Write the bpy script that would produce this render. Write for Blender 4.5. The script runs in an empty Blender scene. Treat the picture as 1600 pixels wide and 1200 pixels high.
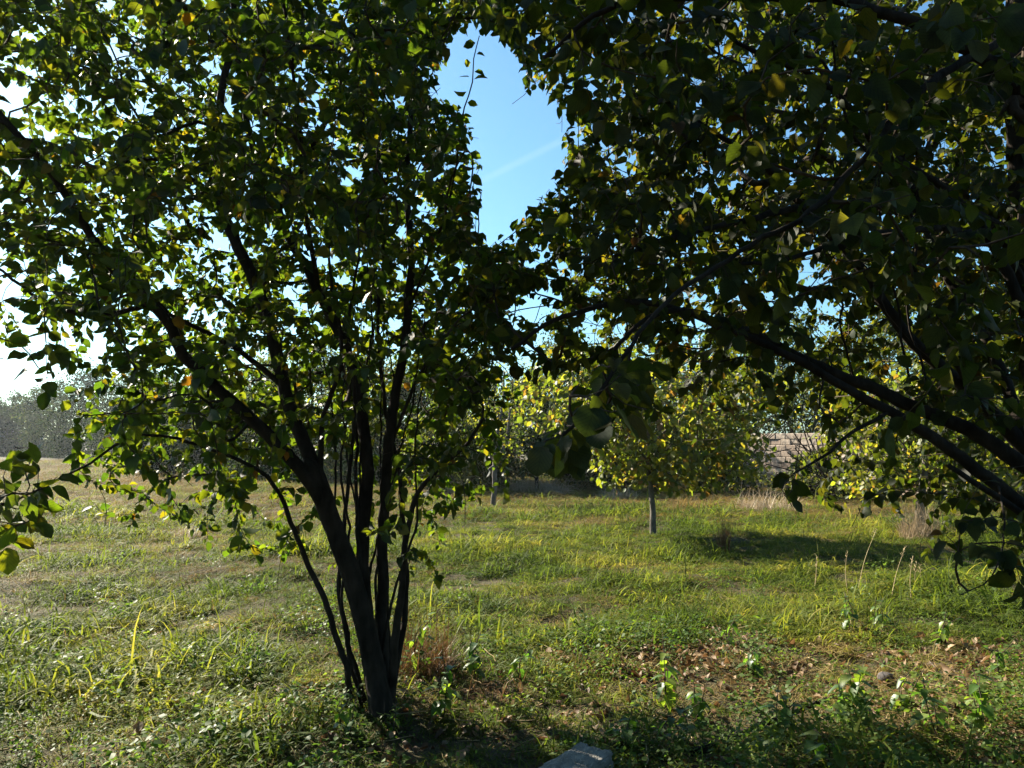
import bpy, math, random
import numpy as np
from mathutils import Vector, Matrix, Euler

# ------------------------------------------------------------------ camera, sky, sun, exposure
scn = bpy.context.scene
COL = scn.collection
R = math.radians
CAM_H, PITCH, FPX = 1.60, R(4.3), 1200.0
cam_d = bpy.data.cameras.new('camera'); cam = bpy.data.objects.new('camera', cam_d); COL.objects.link(cam)
cam_d.sensor_width = 36.0; cam_d.lens = 27.0; cam_d.clip_end = 6000; cam_d.clip_start = 0.05
cam.location = (0, 0, CAM_H); cam.rotation_euler = (R(90) + PITCH, 0, 0)
scn.camera = cam

SUN_EL, SUN_AZ = R(33), R(-50)          # azimuth from +Y towards +X
sun_dir = Vector((math.sin(SUN_AZ) * math.cos(SUN_EL), math.cos(SUN_AZ) * math.cos(SUN_EL), math.sin(SUN_EL)))
world = bpy.data.worlds.new('World'); scn.world = world; world.use_nodes = True
wn, wl = world.node_tree.nodes, world.node_tree.links
bg = wn['Background']
sky = wn.new('ShaderNodeTexSky'); sky.sky_type = 'NISHITA'; sky.sun_disc = False
sky.sun_elevation = SUN_EL; sky.sun_rotation = SUN_AZ
sky.air_density = 1.0; sky.dust_density = 0.9; sky.ozone_density = 3.0; sky.altitude = 50
tint = wn.new('ShaderNodeMix'); tint.data_type = 'RGBA'; tint.blend_type = 'MULTIPLY'; tint.inputs[0].default_value = 1.0
tint.inputs[7].default_value = (.70, .99, 1.03, 1); wl.new(sky.outputs[0], tint.inputs[6]); wl.new(tint.outputs[2], bg.inputs['Color']); bg.inputs['Strength'].default_value = 0.05

def contrail():
    def dirp(px, py):
        x = (px - 800) / FPX; u = (600 - py) / FPX; c, s_ = math.cos(PITCH), math.sin(PITCH)
        return Vector((x, c - u * s_, s_ + u * c)).normalized()
    a, b_ = dirp(755, 281), dirp(905, 206); n = a.cross(b_).normalized(); mid = (a + b_).normalized()
    tc = wn.new('ShaderNodeTexCoord')
    def vm(op, u, v):
        q = wn.new('ShaderNodeVectorMath'); q.operation = op; wl.new(u, q.inputs[0]); q.inputs[1].default_value = v; return q.outputs['Value']
    def mr(v, a0, a1):
        q = wn.new('ShaderNodeMapRange'); q.interpolation_type = 'SMOOTHSTEP'; wl.new(v, q.inputs[0]); q.inputs[1].default_value = a0; q.inputs[2].default_value = a1; q.inputs[3].default_value = 0; q.inputs[4].default_value = 1; return q.outputs[0]
    ab = wn.new('ShaderNodeMath'); ab.operation = 'ABSOLUTE'; wl.new(vm('DOT_PRODUCT', tc.outputs['Generated'], n), ab.inputs[0])
    m1 = mr(ab.outputs[0], .0065, .001); m2 = mr(vm('DOT_PRODUCT', tc.outputs['Generated'], mid), .9955, .9995)
    mu = wn.new('ShaderNodeMath'); mu.operation = 'MULTIPLY'; wl.new(m1, mu.inputs[0]); wl.new(m2, mu.inputs[1])
    add = wn.new('ShaderNodeMix'); add.data_type = 'RGBA'; add.blend_type = 'ADD'; wl.new(mu.outputs[0], add.inputs[0]); wl.new(tint.outputs[2], add.inputs[6]); add.inputs[7].default_value = (.34, .28, .22, 1)
    wl.new(add.outputs[2], bg.inputs['Color'])
contrail()
sl = bpy.data.lights.new('sun', 'SUN'); sl.energy = 5.0; sl.angle = R(0.55); sl.color = (1.0, 0.91, 0.74)
so = bpy.data.objects.new('sun', sl); COL.objects.link(so)
so.rotation_euler = (-sun_dir).to_track_quat('-Z', 'Y').to_euler(); so.location = sun_dir * 50

scn.view_settings.view_transform = 'Standard'; scn.view_settings.look = 'None'
scn.view_settings.exposure = 2.12; scn.view_settings.gamma = 1.0; scn.view_settings.use_curve_mapping = False
cy = scn.cycles
cy.max_bounces = 4; cy.diffuse_bounces = 2; cy.glossy_bounces = 1; cy.transmission_bounces = 2
cy.volume_bounces = 0; cy.caustics_reflective = False; cy.caustics_refractive = False

# ------------------------------------------------------------------ helpers
rng = np.random.default_rng(7)
random.seed(7)
CP, SP = math.cos(PITCH), math.sin(PITCH)

def at(px, py, d):
    """world point seen at pixel (1600x1200 photo) at depth d metres"""
    x = (px - 800) / FPX; u = (600 - py) / FPX
    return np.array([x * d, d * (CP - u * SP), CAM_H + d * (SP + u * CP)])

def proj(P):
    P = np.asarray(P, float).reshape(-1, 3)
    z = P[:, 2] - CAM_H
    d = P[:, 1] * CP + z * SP
    u = -P[:, 1] * SP + z * CP
    dd = np.where(np.abs(d) < 1e-3, 1e-3, d)
    return 800 + FPX * P[:, 0] / dd, 600 - FPX * u / dd, d

def gh(x, y):
    """ground height"""
    x = np.asarray(x, float); y = np.asarray(y, float)
    h = 0.030 * np.sin(1.7 * x + 0.6 * y) + 0.025 * np.sin(2.3 * y - 1.1 * x + 1.3) + 0.018 * np.sin(4.1 * x + 2.0) * np.sin(3.7 * y + .7)
    h = h + 0.05 * np.sin(.55 * x + 1.) * np.sin(.48 * y + .4)
    h = h + 0.022 * np.sin(7.3 * x + 3.1 * y + 1.) * np.sin(5.9 * y - 2.7 * x) + 0.012 * np.sin(12.1 * x - 4 * y) * np.sin(10.3 * y + 5. * x + .6)
    return h * np.clip(1.3 - y / 45., 0.1, 1)

def on_ground(px, py):
    """ground point seen at a pixel"""
    d = at(px, py, 1.0) - np.array([0, 0, CAM_H])
    t = -CAM_H / d[2]
    for _ in range(4):
        p = np.array([0, 0, CAM_H]) + d * t
        t = (float(gh(p[0], p[1])) - CAM_H) / d[2]
    p = np.array([0, 0, CAM_H]) + d * t
    return np.array([p[0], p[1], float(gh(p[0], p[1]))])

def tag(o, label=None, cat=None, group=None, kind=None):
    if label: o['label'] = label
    if cat: o['category'] = cat
    if group: o['group'] = group
    if kind: o['kind'] = kind
    return o

def empty(name, loc, rz=0.0):
    o = bpy.data.objects.new(name, None); o.location = [float(c) for c in loc]; o.rotation_euler = (0, 0, rz)
    o.empty_display_size = .2; COL.objects.link(o); return o

def tri_mesh(name, V, F, tint=None, luv=None, smooth=True, mat=None):
    V = np.ascontiguousarray(V, np.float32); F = np.ascontiguousarray(F, np.int32)
    me = bpy.data.meshes.new(name)
    me.vertices.add(len(V)); me.vertices.foreach_set('co', V.ravel())
    n = len(F); me.loops.add(n * 3); me.polygons.add(n)
    me.loops.foreach_set('vertex_index', F.ravel())
    me.polygons.foreach_set('loop_start', np.arange(0, n * 3, 3, dtype=np.int32))
    me.polygons.foreach_set('loop_total', np.full(n, 3, np.int32))
    me.polygons.foreach_set('use_smooth', np.full(n, smooth, bool))
    if tint is not None:
        a = me.attributes.new('tint', 'FLOAT_COLOR', 'POINT')
        c = np.ones((len(V), 4), np.float32); c[:, :3] = tint; a.data.foreach_set('color', c.ravel())
    if luv is not None:
        a = me.attributes.new('luv', 'FLOAT2', 'POINT'); a.data.foreach_set('vector', np.ascontiguousarray(luv, np.float32).ravel())
    me.update(calc_edges=True); me.validate()
    if mat: me.materials.append(mat)
    return me

def link(name, me, parent=None, loc=None):
    o = bpy.data.objects.new(name, me); COL.objects.link(o)
    if parent is not None: o.parent = parent
    if loc is not None: o.location = [float(c) for c in loc]
    return o

def nz(v): return v / (np.linalg.norm(v, axis=-1, keepdims=True) + 1e-12)

def catmull(P, step):
    P = np.asarray(P, float)
    Q = np.vstack([2 * P[0] - P[1], P, 2 * P[-1] - P[-2]])
    out = []
    for i in range(1, len(Q) - 2):
        n = max(1, int(np.linalg.norm(Q[i + 1][:3] - Q[i][:3]) / step))
        t = np.linspace(0, 1, n, endpoint=False)[:, None]
        a, b, c, d = Q[i - 1], Q[i], Q[i + 1], Q[i + 2]
        out.append(.5 * ((2 * b) + (-a + c) * t + (2 * a - 5 * b + 4 * c - d) * t ** 2 + (-a + 3 * b - 3 * c + d) * t ** 3))
    out.append(P[-1][None]); return np.vstack(out)

def tube(P, r, sides, lump=0.0):
    P = np.asarray(P, float); r = np.broadcast_to(np.asarray(r, float), (len(P),))
    T = nz(np.gradient(P, axis=0)); n = len(P)
    ref = np.array([1., 0, 0]) if abs(T[0][0]) < .8 else np.array([0, 1., 0])
    N = np.zeros_like(P); N[0] = nz(np.cross(T[0], ref))
    for i in range(1, n):
        v = N[i - 1] - T[i] * np.dot(N[i - 1], T[i]); N[i] = nz(v)
    B = np.cross(T, N); a = np.arange(sides) / sides * 2 * math.pi
    rr = np.repeat(r[:, None], sides, 1)
    if lump: 
        ph = rng.uniform(0, 6.28, 4)
        s = np.arange(n)[:, None]
        rr = rr * (1 + lump * (np.sin(a * 2 + s * .13 + ph[0]) * .6 + np.sin(a * 3 - s * .21 + ph[1]) * .5 + rng.normal(0, .25, rr.shape)))
    V = P[:, None, :] + rr[..., None] * (np.cos(a)[None, :, None] * N[:, None, :] + np.sin(a)[None, :, None] * B[:, None, :])
    V = V.reshape(-1, 3)
    i = np.arange(n - 1)[:, None] * sides; j = np.arange(sides)[None]; k = (j + 1) % sides
    a0, a1, b0, b1 = (i + j).ravel(), (i + k).ravel(), (i + sides + j).ravel(), (i + sides + k).ravel()
    F = np.vstack([np.stack([a0, a1, b1], 1), np.stack([a0, b1, b0], 1)])
    V = np.vstack([V, P[-1] + T[-1] * r[-1] * .8]); tip = len(V) - 1; base = (n - 1) * sides
    F = np.vstack([F, np.stack([base + np.arange(sides), base + (np.arange(sides) + 1) % sides, np.full(sides, tip)], 1)])
    return V, F

class MB:
    def __init__(s): s.V, s.F, s.T, s.n = [], [], [], 0
    def add(s, VF, tint=None):
        V, F = VF; s.V.append(V); s.F.append(np.asarray(F) + s.n); s.n += len(V)
        if tint is not None: s.T.append(np.broadcast_to(np.asarray(tint, float), (len(V), 3)))
    def mesh(s, name, mat, smooth=True):
        return tri_mesh(name, np.vstack(s.V), np.vstack(s.F), np.vstack(s.T) if s.T else None, None, smooth, mat)

# ------------------------------------------------------------------ materials
def newmat(name):
    m = bpy.data.materials.new(name); m.use_nodes = True; nt = m.node_tree
    for n in list(nt.nodes): nt.nodes.remove(n)
    out = nt.nodes.new('ShaderNodeOutputMaterial')
    return m, nt.nodes, nt.links, out

def nnode(N, t, **kw):
    n = N.new(t)
    for k, v in kw.items():
        if k.startswith('i_'): n.inputs[int(k[2:])].default_value = v
        else: setattr(n, k, v)
    return n

def mathn(N, L, op, a, b=None, c=None):
    n = N.new('ShaderNodeMath'); n.operation = op
    for i, v in enumerate((a, b, c)):
        if v is None: continue
        if isinstance(v, (int, float)): n.inputs[i].default_value = v
        else: L.new(v, n.inputs[i])
    return n.outputs[0]

def mixc(N, L, fac, a, b, mode='MIX'):
    n = N.new('ShaderNodeMix'); n.data_type = 'RGBA'; n.blend_type = mode; n.clamp_factor = True
    for s, v in ((n.inputs[0], fac), (n.inputs[6], a), (n.inputs[7], b)):
        if isinstance(v, (int, float)): s.default_value = v
        elif isinstance(v, tuple): s.default_value = (*v, 1) if len(v) == 3 else v
        else: L.new(v, s)
    return n.outputs[2]

def leaf_mat(name, transl=(2.6, 2.7, .9), fac=.5, rough=.42, veins=True, spec=.45):
    m, N, L, out = newmat(name)
    at_ = nnode(N, 'ShaderNodeAttribute', attribute_name='tint')
    colr = at_.outputs['Color']
    if veins:
        uv = nnode(N, 'ShaderNodeAttribute', attribute_name='luv')
        sx = N.new('ShaderNodeSeparateXYZ'); L.new(uv.outputs['Vector'], sx.inputs[0])
        au = mathn(N, L, 'ABSOLUTE', sx.outputs[0])
        w = mathn(N, L, 'MULTIPLY', mathn(N, L, 'SUBTRACT', sx.outputs[1], mathn(N, L, 'MULTIPLY', au, .55)), 44.0)
        s = mathn(N, L, 'SINE', w)
        v1 = mathn(N, L, 'SMOOTH_MIN', mathn(N, L, 'MULTIPLY', mathn(N, L, 'SUBTRACT', 1.0, s), 2.2), 1.0, .2)
        v2 = mathn(N, L, 'MINIMUM', mathn(N, L, 'MULTIPLY', au, 16.0), 1.0)
        vein = mathn(N, L, 'MULTIPLY', v1, v2)
        geo = N.new('ShaderNodeNewGeometry')
        nt_ = nnode(N, 'ShaderNodeTexNoise'); nt_.inputs['Scale'].default_value = 55; L.new(geo.outputs['Position'], nt_.inputs['Vector'])
        blot = mathn(N, L, 'MULTIPLY_ADD', nt_.outputs[0], .7, .65)
        k = mathn(N, L, 'MULTIPLY', mathn(N, L, 'MULTIPLY_ADD', vein, .3, .7), blot)
        colr = mixc(N, L, 1.0, colr, k, 'MULTIPLY')
    p = nnode(N, 'ShaderNodeBsdfPrincipled'); L.new(colr, p.inputs['Base Color'])
    p.inputs['Roughness'].default_value = rough; p.inputs['Specular IOR Level'].default_value = spec
    t = N.new('ShaderNodeBsdfTranslucent')
    L.new(mixc(N, L, 1.0, colr, tuple(transl), 'MULTIPLY'), t.inputs['Color'])
    mx = N.new('ShaderNodeMixShader'); mx.inputs[0].default_value = fac
    L.new(p.outputs[0], mx.inputs[1]); L.new(t.outputs[0], mx.inputs[2]); L.new(mx.outputs[0], out.inputs[0])
    return m

def bark_mat(name, c1, c2, scale=30, bump=.8):
    m, N, L, out = newmat(name)
    tc = N.new('ShaderNodeNewGeometry')
    mp = N.new('ShaderNodeMapping'); mp.inputs['Scale'].default_value = (1, 1, .35); L.new(tc.outputs['Position'], mp.inputs[0])
    n1 = nnode(N, 'ShaderNodeTexNoise'); n1.inputs['Scale'].default_value = scale; n1.inputs['Detail'].default_value = 6; L.new(mp.outputs[0], n1.inputs['Vector'])
    n2 = nnode(N, 'ShaderNodeTexNoise'); n2.inputs['Scale'].default_value = scale * .22; L.new(tc.outputs['Position'], n2.inputs['Vector'])
    f = mathn(N, L, 'MULTIPLY_ADD', mathn(N, L, 'ADD', n1.outputs[0], n2.outputs[0]), 1.6, -1.1)
    p = nnode(N, 'ShaderNodeBsdfPrincipled'); L.new(mixc(N, L, f, c1, c2), p.inputs['Base Color'])
    p.inputs['Roughness'].default_value = .95; p.inputs['Specular IOR Level'].default_value = .08
    b = nnode(N, 'ShaderNodeBump'); b.inputs['Strength'].default_value = bump; b.inputs['Distance'].default_value = .02
    L.new(n1.outputs[0], b.inputs['Height']); L.new(b.outputs[0], p.inputs['Normal']); L.new(p.outputs[0], out.inputs[0])
    return m

def grass_mat(name, cols, transl=(1.7, 1.7, .8), fac=.48, rough=.6, nscale=.55, spec=.09):
    """blade colour varied by world position and per tuft"""
    m, N, L, out = newmat(name)
    geo = N.new('ShaderNodeNewGeometry'); oi = N.new('ShaderNodeObjectInfo')
    n1 = nnode(N, 'ShaderNodeTexNoise'); n1.inputs['Scale'].default_value = nscale; n1.inputs['Detail'].default_value = 4; L.new(geo.outputs['Position'], n1.inputs['Vector'])
    n2 = nnode(N, 'ShaderNodeTexNoise'); n2.inputs['Scale'].default_value = 23.0; L.new(geo.outputs['Position'], n2.inputs['Vector'])
    s = mathn(N, L, 'ADD', mathn(N, L, 'MULTIPLY_ADD', n1.outputs[0], 2.0, -.78), mathn(N, L, 'MULTIPLY_ADD', oi.outputs['Random'], .5, -.25))
    s = mathn(N, L, 'ADD', s, mathn(N, L, 'MULTIPLY_ADD', n2.outputs[0], .8, -.4))
    n3 = nnode(N, 'ShaderNodeTexNoise'); n3.inputs['Scale'].default_value = 2.6; n3.inputs['Detail'].default_value = 3; L.new(geo.outputs['Position'], n3.inputs['Vector'])
    s = mathn(N, L, 'ADD', s, mathn(N, L, 'MULTIPLY_ADD', n3.outputs[0], 1.5, -.75))
    r = N.new('ShaderNodeValToRGB'); L.new(s, r.inputs[0]); e = r.color_ramp.elements
    e[0].position = 0.0; e[0].color = (*cols[0], 1); e[1].position = 1.0; e[1].color = (*cols[-1], 1)
    for i, c in enumerate(cols[1:-1]):
        x = e.new((i + 1) / (len(cols) - 1)); x.color = (*c, 1)
    p = nnode(N, 'ShaderNodeBsdfPrincipled'); L.new(r.outputs[0], p.inputs['Base Color'])
    p.inputs['Roughness'].default_value = rough; p.inputs['Specular IOR Level'].default_value = spec
    t = N.new('ShaderNodeBsdfTranslucent'); L.new(mixc(N, L, 1.0, r.outputs[0], tuple(transl), 'MULTIPLY'), t.inputs['Color'])
    mx = N.new('ShaderNodeMixShader'); mx.inputs[0].default_value = fac
    L.new(p.outputs[0], mx.inputs[1]); L.new(t.outputs[0], mx.inputs[2]); L.new(mx.outputs[0], out.inputs[0])
    return m

M_QLEAF = leaf_mat('quince_leaf', (6.2, 5.2, .8), .51, .5, spec=.28)
M_HLEAF = leaf_mat('hazel_leaf', (4.6, 3.8, .8), .46, .6, spec=.22)
M_MLEAF = leaf_mat('small_leaf', (3.0, 2.9, .9), .48, .5, veins=False, spec=.35)
M_BLEAF = leaf_mat('far_leaf', (1.9, 1.9, .7), .42, .6, veins=False, spec=.12)
M_FLEAF = leaf_mat('farthest_leaf', (1.1, 1.15, .8), .3, .8, veins=False, spec=.05)
M_WLEAF = leaf_mat('weed_leaf', (2.4, 2.6, .8), .45, .45)
M_DRYLEAF = leaf_mat('dry_leaf', (1.3, 1.1, .8), .25, .6, veins=False, spec=.3)
M_BARK = bark_mat('dark_bark', (.012, .010, .008), (.042, .034, .028))
M_BARK2 = bark_mat('grey_bark', (.06, .052, .044), (.17, .15, .13))
M_TWIG = bark_mat('twig_bark', (.028, .021, .016), (.085, .066, .05), 60, .2)
M_STALK = bark_mat('dry_stalk', (.30, .22, .12), (.48, .38, .22), 60, .1)
M_GRASS = grass_mat('grass_blade', [(.056, .084, .015), (.098, .122, .020), (.17, .165, .032), (.26, .21, .065)])
M_STRAW = grass_mat('straw_blade', [(.11, .082, .030), (.21, .16, .062), (.33, .26, .12)], (1.2, 1.0, .6), .38, .65, spec=.08)
M_RUST = grass_mat('rust_blade', [(.12, .068, .034), (.19, .12, .06), (.28, .20, .11)], (1.2, 1.0, .7), .3, .45)
M_PALE = grass_mat('pale_blade', [(.26, .21, .14), (.36, .29, .20), (.44, .36, .26)], (1.1, 1.0, .9), .3, .45)
M_HERB = grass_mat('herb_leaf', [(.05, .09, .02), (.085, .125, .028), (.15, .17, .04)], (1.9, 2.0, .8), .45, .55, spec=.18)

# ------------------------------------------------------------------ ground
def ground():
    def axis(a, b, fine, outer):
        core = np.arange(a, b + fine * .5, fine); lo = [a - o for o in reversed(outer)]; hi = [core[-1] + o for o in outer]
        return np.concatenate([lo, core, hi])
    xs = axis(-14, 16, .22, [3, 8, 18, 40, 100, 300, 900, 2500]); ys = axis(-4, 28, .22, [3, 8, 18, 40, 100, 300, 900, 3000])
    X, Y = np.meshgrid(xs, ys); Z = gh(X, Y)
    core = (np.abs(X) < 17) & (Y > -5) & (Y < 30)
    Z = Z + np.where(core, rng.normal(0, .008, X.shape), 0)
    V = np.stack([X, Y, Z], -1).reshape(-1, 3); nx, ny = len(xs), len(ys)
    i = (np.arange(ny - 1)[:, None] * nx + np.arange(nx - 1)[None]).ravel()
    F = np.vstack([np.stack([i, i + 1, i + nx + 1], 1), np.stack([i, i + nx + 1, i + nx], 1)])
    m, N, L, out = newmat('soil_and_thatch')
    geo = N.new('ShaderNodeNewGeometry')
    def noise(s, d=5):
        n = nnode(N, 'ShaderNodeTexNoise'); n.inputs['Scale'].default_value = s; n.inputs['Detail'].default_value = d; L.new(geo.outputs['Position'], n.inputs['Vector']); return n.outputs[0]
    a, b, c = noise(.5), noise(9), noise(70, 3)
    f1 = mathn(N, L, 'MULTIPLY_ADD', mathn(N, L, 'ADD', a, b), 2.0, -1.5)
    base = mixc(N, L, f1, (.032, .025, .017), (.085, .066, .034))
    base = mixc(N, L, mathn(N, L, 'MULTIPLY_ADD', c, 3.0, -1.4), base, (.05, .062, .02))
    p = nnode(N, 'ShaderNodeBsdfPrincipled'); L.new(base, p.inputs['Base Color']); p.inputs['Roughness'].default_value = .95; p.inputs['Specular IOR Level'].default_value = .15
    bp = nnode(N, 'ShaderNodeBump'); bp.inputs['Strength'].default_value = .8; bp.inputs['Distance'].default_value = .03
    L.new(mathn(N, L, 'ADD', b, c), bp.inputs['Height']); L.new(bp.outputs[0], p.inputs['Normal']); L.new(p.outputs[0], out.inputs[0])
    tag(link('ground', tri_mesh('ground', V, F, mat=m)), 'rough meadow ground of soil and thatch under the grass', None, None, 'structure')
ground()

# far dirt track along the field's left edge
def track():
    n = 24; t = np.linspace(0, 1, n)
    x = -46 + 30 * t; y0 = 52.5 + .8 * np.sin(t * 5); y1 = y0 + 5.5 + .7 * np.sin(t * 7)
    V = np.vstack([np.stack([x, y0, gh(x, y0) + .03], 1), np.stack([x, y1, gh(x, y1) + .03], 1)])
    i = np.arange(n - 1); F = np.vstack([np.stack([i, i + 1, i + n + 1], 1), np.stack([i, i + n + 1, i + n], 1)])
    m = bark_mat('dusty_track', (.34, .29, .22), (.46, .40, .32), 3, .1)
    tag(link('path', tri_mesh('path', V, F, mat=m)), 'pale dusty track crossing the far left of the field', None, None, 'structure')
track()

# ------------------------------------------------------------------ leaf templates
def leaf_template(L, W, seg, wide_at=.45, tip=.9, fold=.25, droop=.3, jag=0.0, seed=0, wave=.0):
    """unit leaf: base at the origin, length along +Y, normal +Z; returns V, F, uv"""
    r = np.random.default_rng(seed)
    t = np.linspace(0, 1, seg + 1)
    a = np.log(.5) / np.log(wide_at)
    w = np.sin(math.pi * np.clip(t, 0, 1) ** a) ** tip
    V, uv = [], []
    for i, ti in enumerate(t):
        z = -droop * L * ti ** 2 * .6 + wave * L * math.sin(ti * 9 + seed)
        V.append((0, L * ti, z)); uv.append((0, ti))
    idx = {}
    for s in (-1, 1):
        for i in range(1, seg):
            ww = W * .5 * w[i] * (1 + (r.uniform(-jag, jag)))
            ti = t[i] - .02 * (i % 2) * (jag > 0)
            z = -droop * L * ti ** 2 * .6 + fold * ww + wave * L * math.sin(ti * 8 + s * 1.3 + seed * 2)
            idx[(s, i)] = len(V); V.append((s * ww, L * (ti + r.uniform(-jag, jag) * .08), z)); uv.append((s * (ww / (W * .5)), ti))
    F = []
    for s in (-1, 1):
        def q(a, b, c): F.append((a, b, c) if s > 0 else (a, c, b))
        q(0, idx[(s, 1)], 1)
        for i in range(1, seg - 1):
            q(i, idx[(s, i)], idx[(s, i + 1)]); q(i, idx[(s, i + 1)], i + 1)
        q(seg - 1, idx[(s, seg - 1)], seg)
    return np.array(V, float), np.array(F, int), np.array(uv, float)

def lobed_template(L, W, seed):
    """round hazel leaf with a serrate, partly eaten outline"""
    return leaf_template(L, W, 7, wide_at=.52, tip=.62, fold=.18, droop=.35, jag=.16, seed=seed, wave=.03)

QV = [(.086, .064, .22, .1), (.084, .058, .35, .5), (.080, .066, .5, .9), (.088, .05, .9, .35), (.078, .06, .15, 1.3), (.086, .055, 1.3, -.5)]
QT = [leaf_template(a, b_, 5, .45, .75, f_, dr, .05, seed=i, wave=.012 * i) for i, (a, b_, f_, dr) in enumerate(QV)]
QT_LO = [leaf_template(a, b_, 3, .45, .6, f_, dr, .03, seed=i) for i, (a, b_, f_, dr) in enumerate(QV)]
HV = [(.18, .35), (.3, .7), (.5, .2), (.12, 1.1), (.8, .6)]
HT = [leaf_template(.105, .094 - .006 * i, 8, .52, .62, f_, dr, .15, seed=i, wave=.03) for i, (f_, dr) in enumerate(HV)]
HT_LO = [leaf_template(.105, .092 - .006 * i, 4, .52, .55, f_, dr, .14, seed=i) for i, (f_, dr) in enumerate(HV)]
ST = [leaf_template(.09, .07, 3, .45, .8, .25, .3, .05, seed=i) for i in range(3)]
TT = [(np.array([(0, 0, 0), (.5, .45, .08), (0, 1., -.12), (-.45, .5, .1)]), np.array([(0, 1, 2), (0, 2, 3)]), np.array([(0, 0), (1, .5), (0, 1), (-1, .5)], float)),
      (np.array([(0, 0, 0), (.4, .6, -.1), (0.1, 1., .12), (-.5, .45, .05)]), np.array([(0, 1, 2), (0, 2, 3)]), np.array([(0, 0), (1, .5), (0, 1), (-1, .5)], float))]

def place(templates, P, T, Nn, S, tints, which):
    """many leaves in one arrays set. T = leaf axis, Nn = leaf normal"""
    T = nz(T); X = nz(np.cross(T, Nn)); Z = np.cross(X, T)
    Vs, Fs, Ts, Us, n = [], [], [], [], 0
    for k, (tv, tf, tu) in enumerate(templates):
        m = which == k; c = int(m.sum())
        if not c: continue
        M = np.stack([X[m], T[m], Z[m]], -1) * S[m][:, None, None]
        V = np.einsum('kij,vj->kvi', M, tv) + P[m][:, None, :]
        Vs.append(V.reshape(-1, 3)); Fs.append((tf[None] + (np.arange(c) * len(tv))[:, None, None]).reshape(-1, 3) + n)
        Ts.append(np.repeat(tints[m], len(tv), 0)); Us.append(np.tile(tu, (c, 1))); n += c * len(tv)
    return np.vstack(Vs), np.vstack(Fs), np.vstack(Ts), np.vstack(Us)

def pick_tints(n, palette, weights, jitter=.18, r=rng):
    pal = np.array(palette, float); k = r.choice(len(pal), n, p=np.array(weights) / np.sum(weights))
    return np.clip(pal[k] * (1 + r.normal(0, jitter, (n, 1))) * (1 + r.normal(0, .06, (n, 3))), .004, .9)

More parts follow.
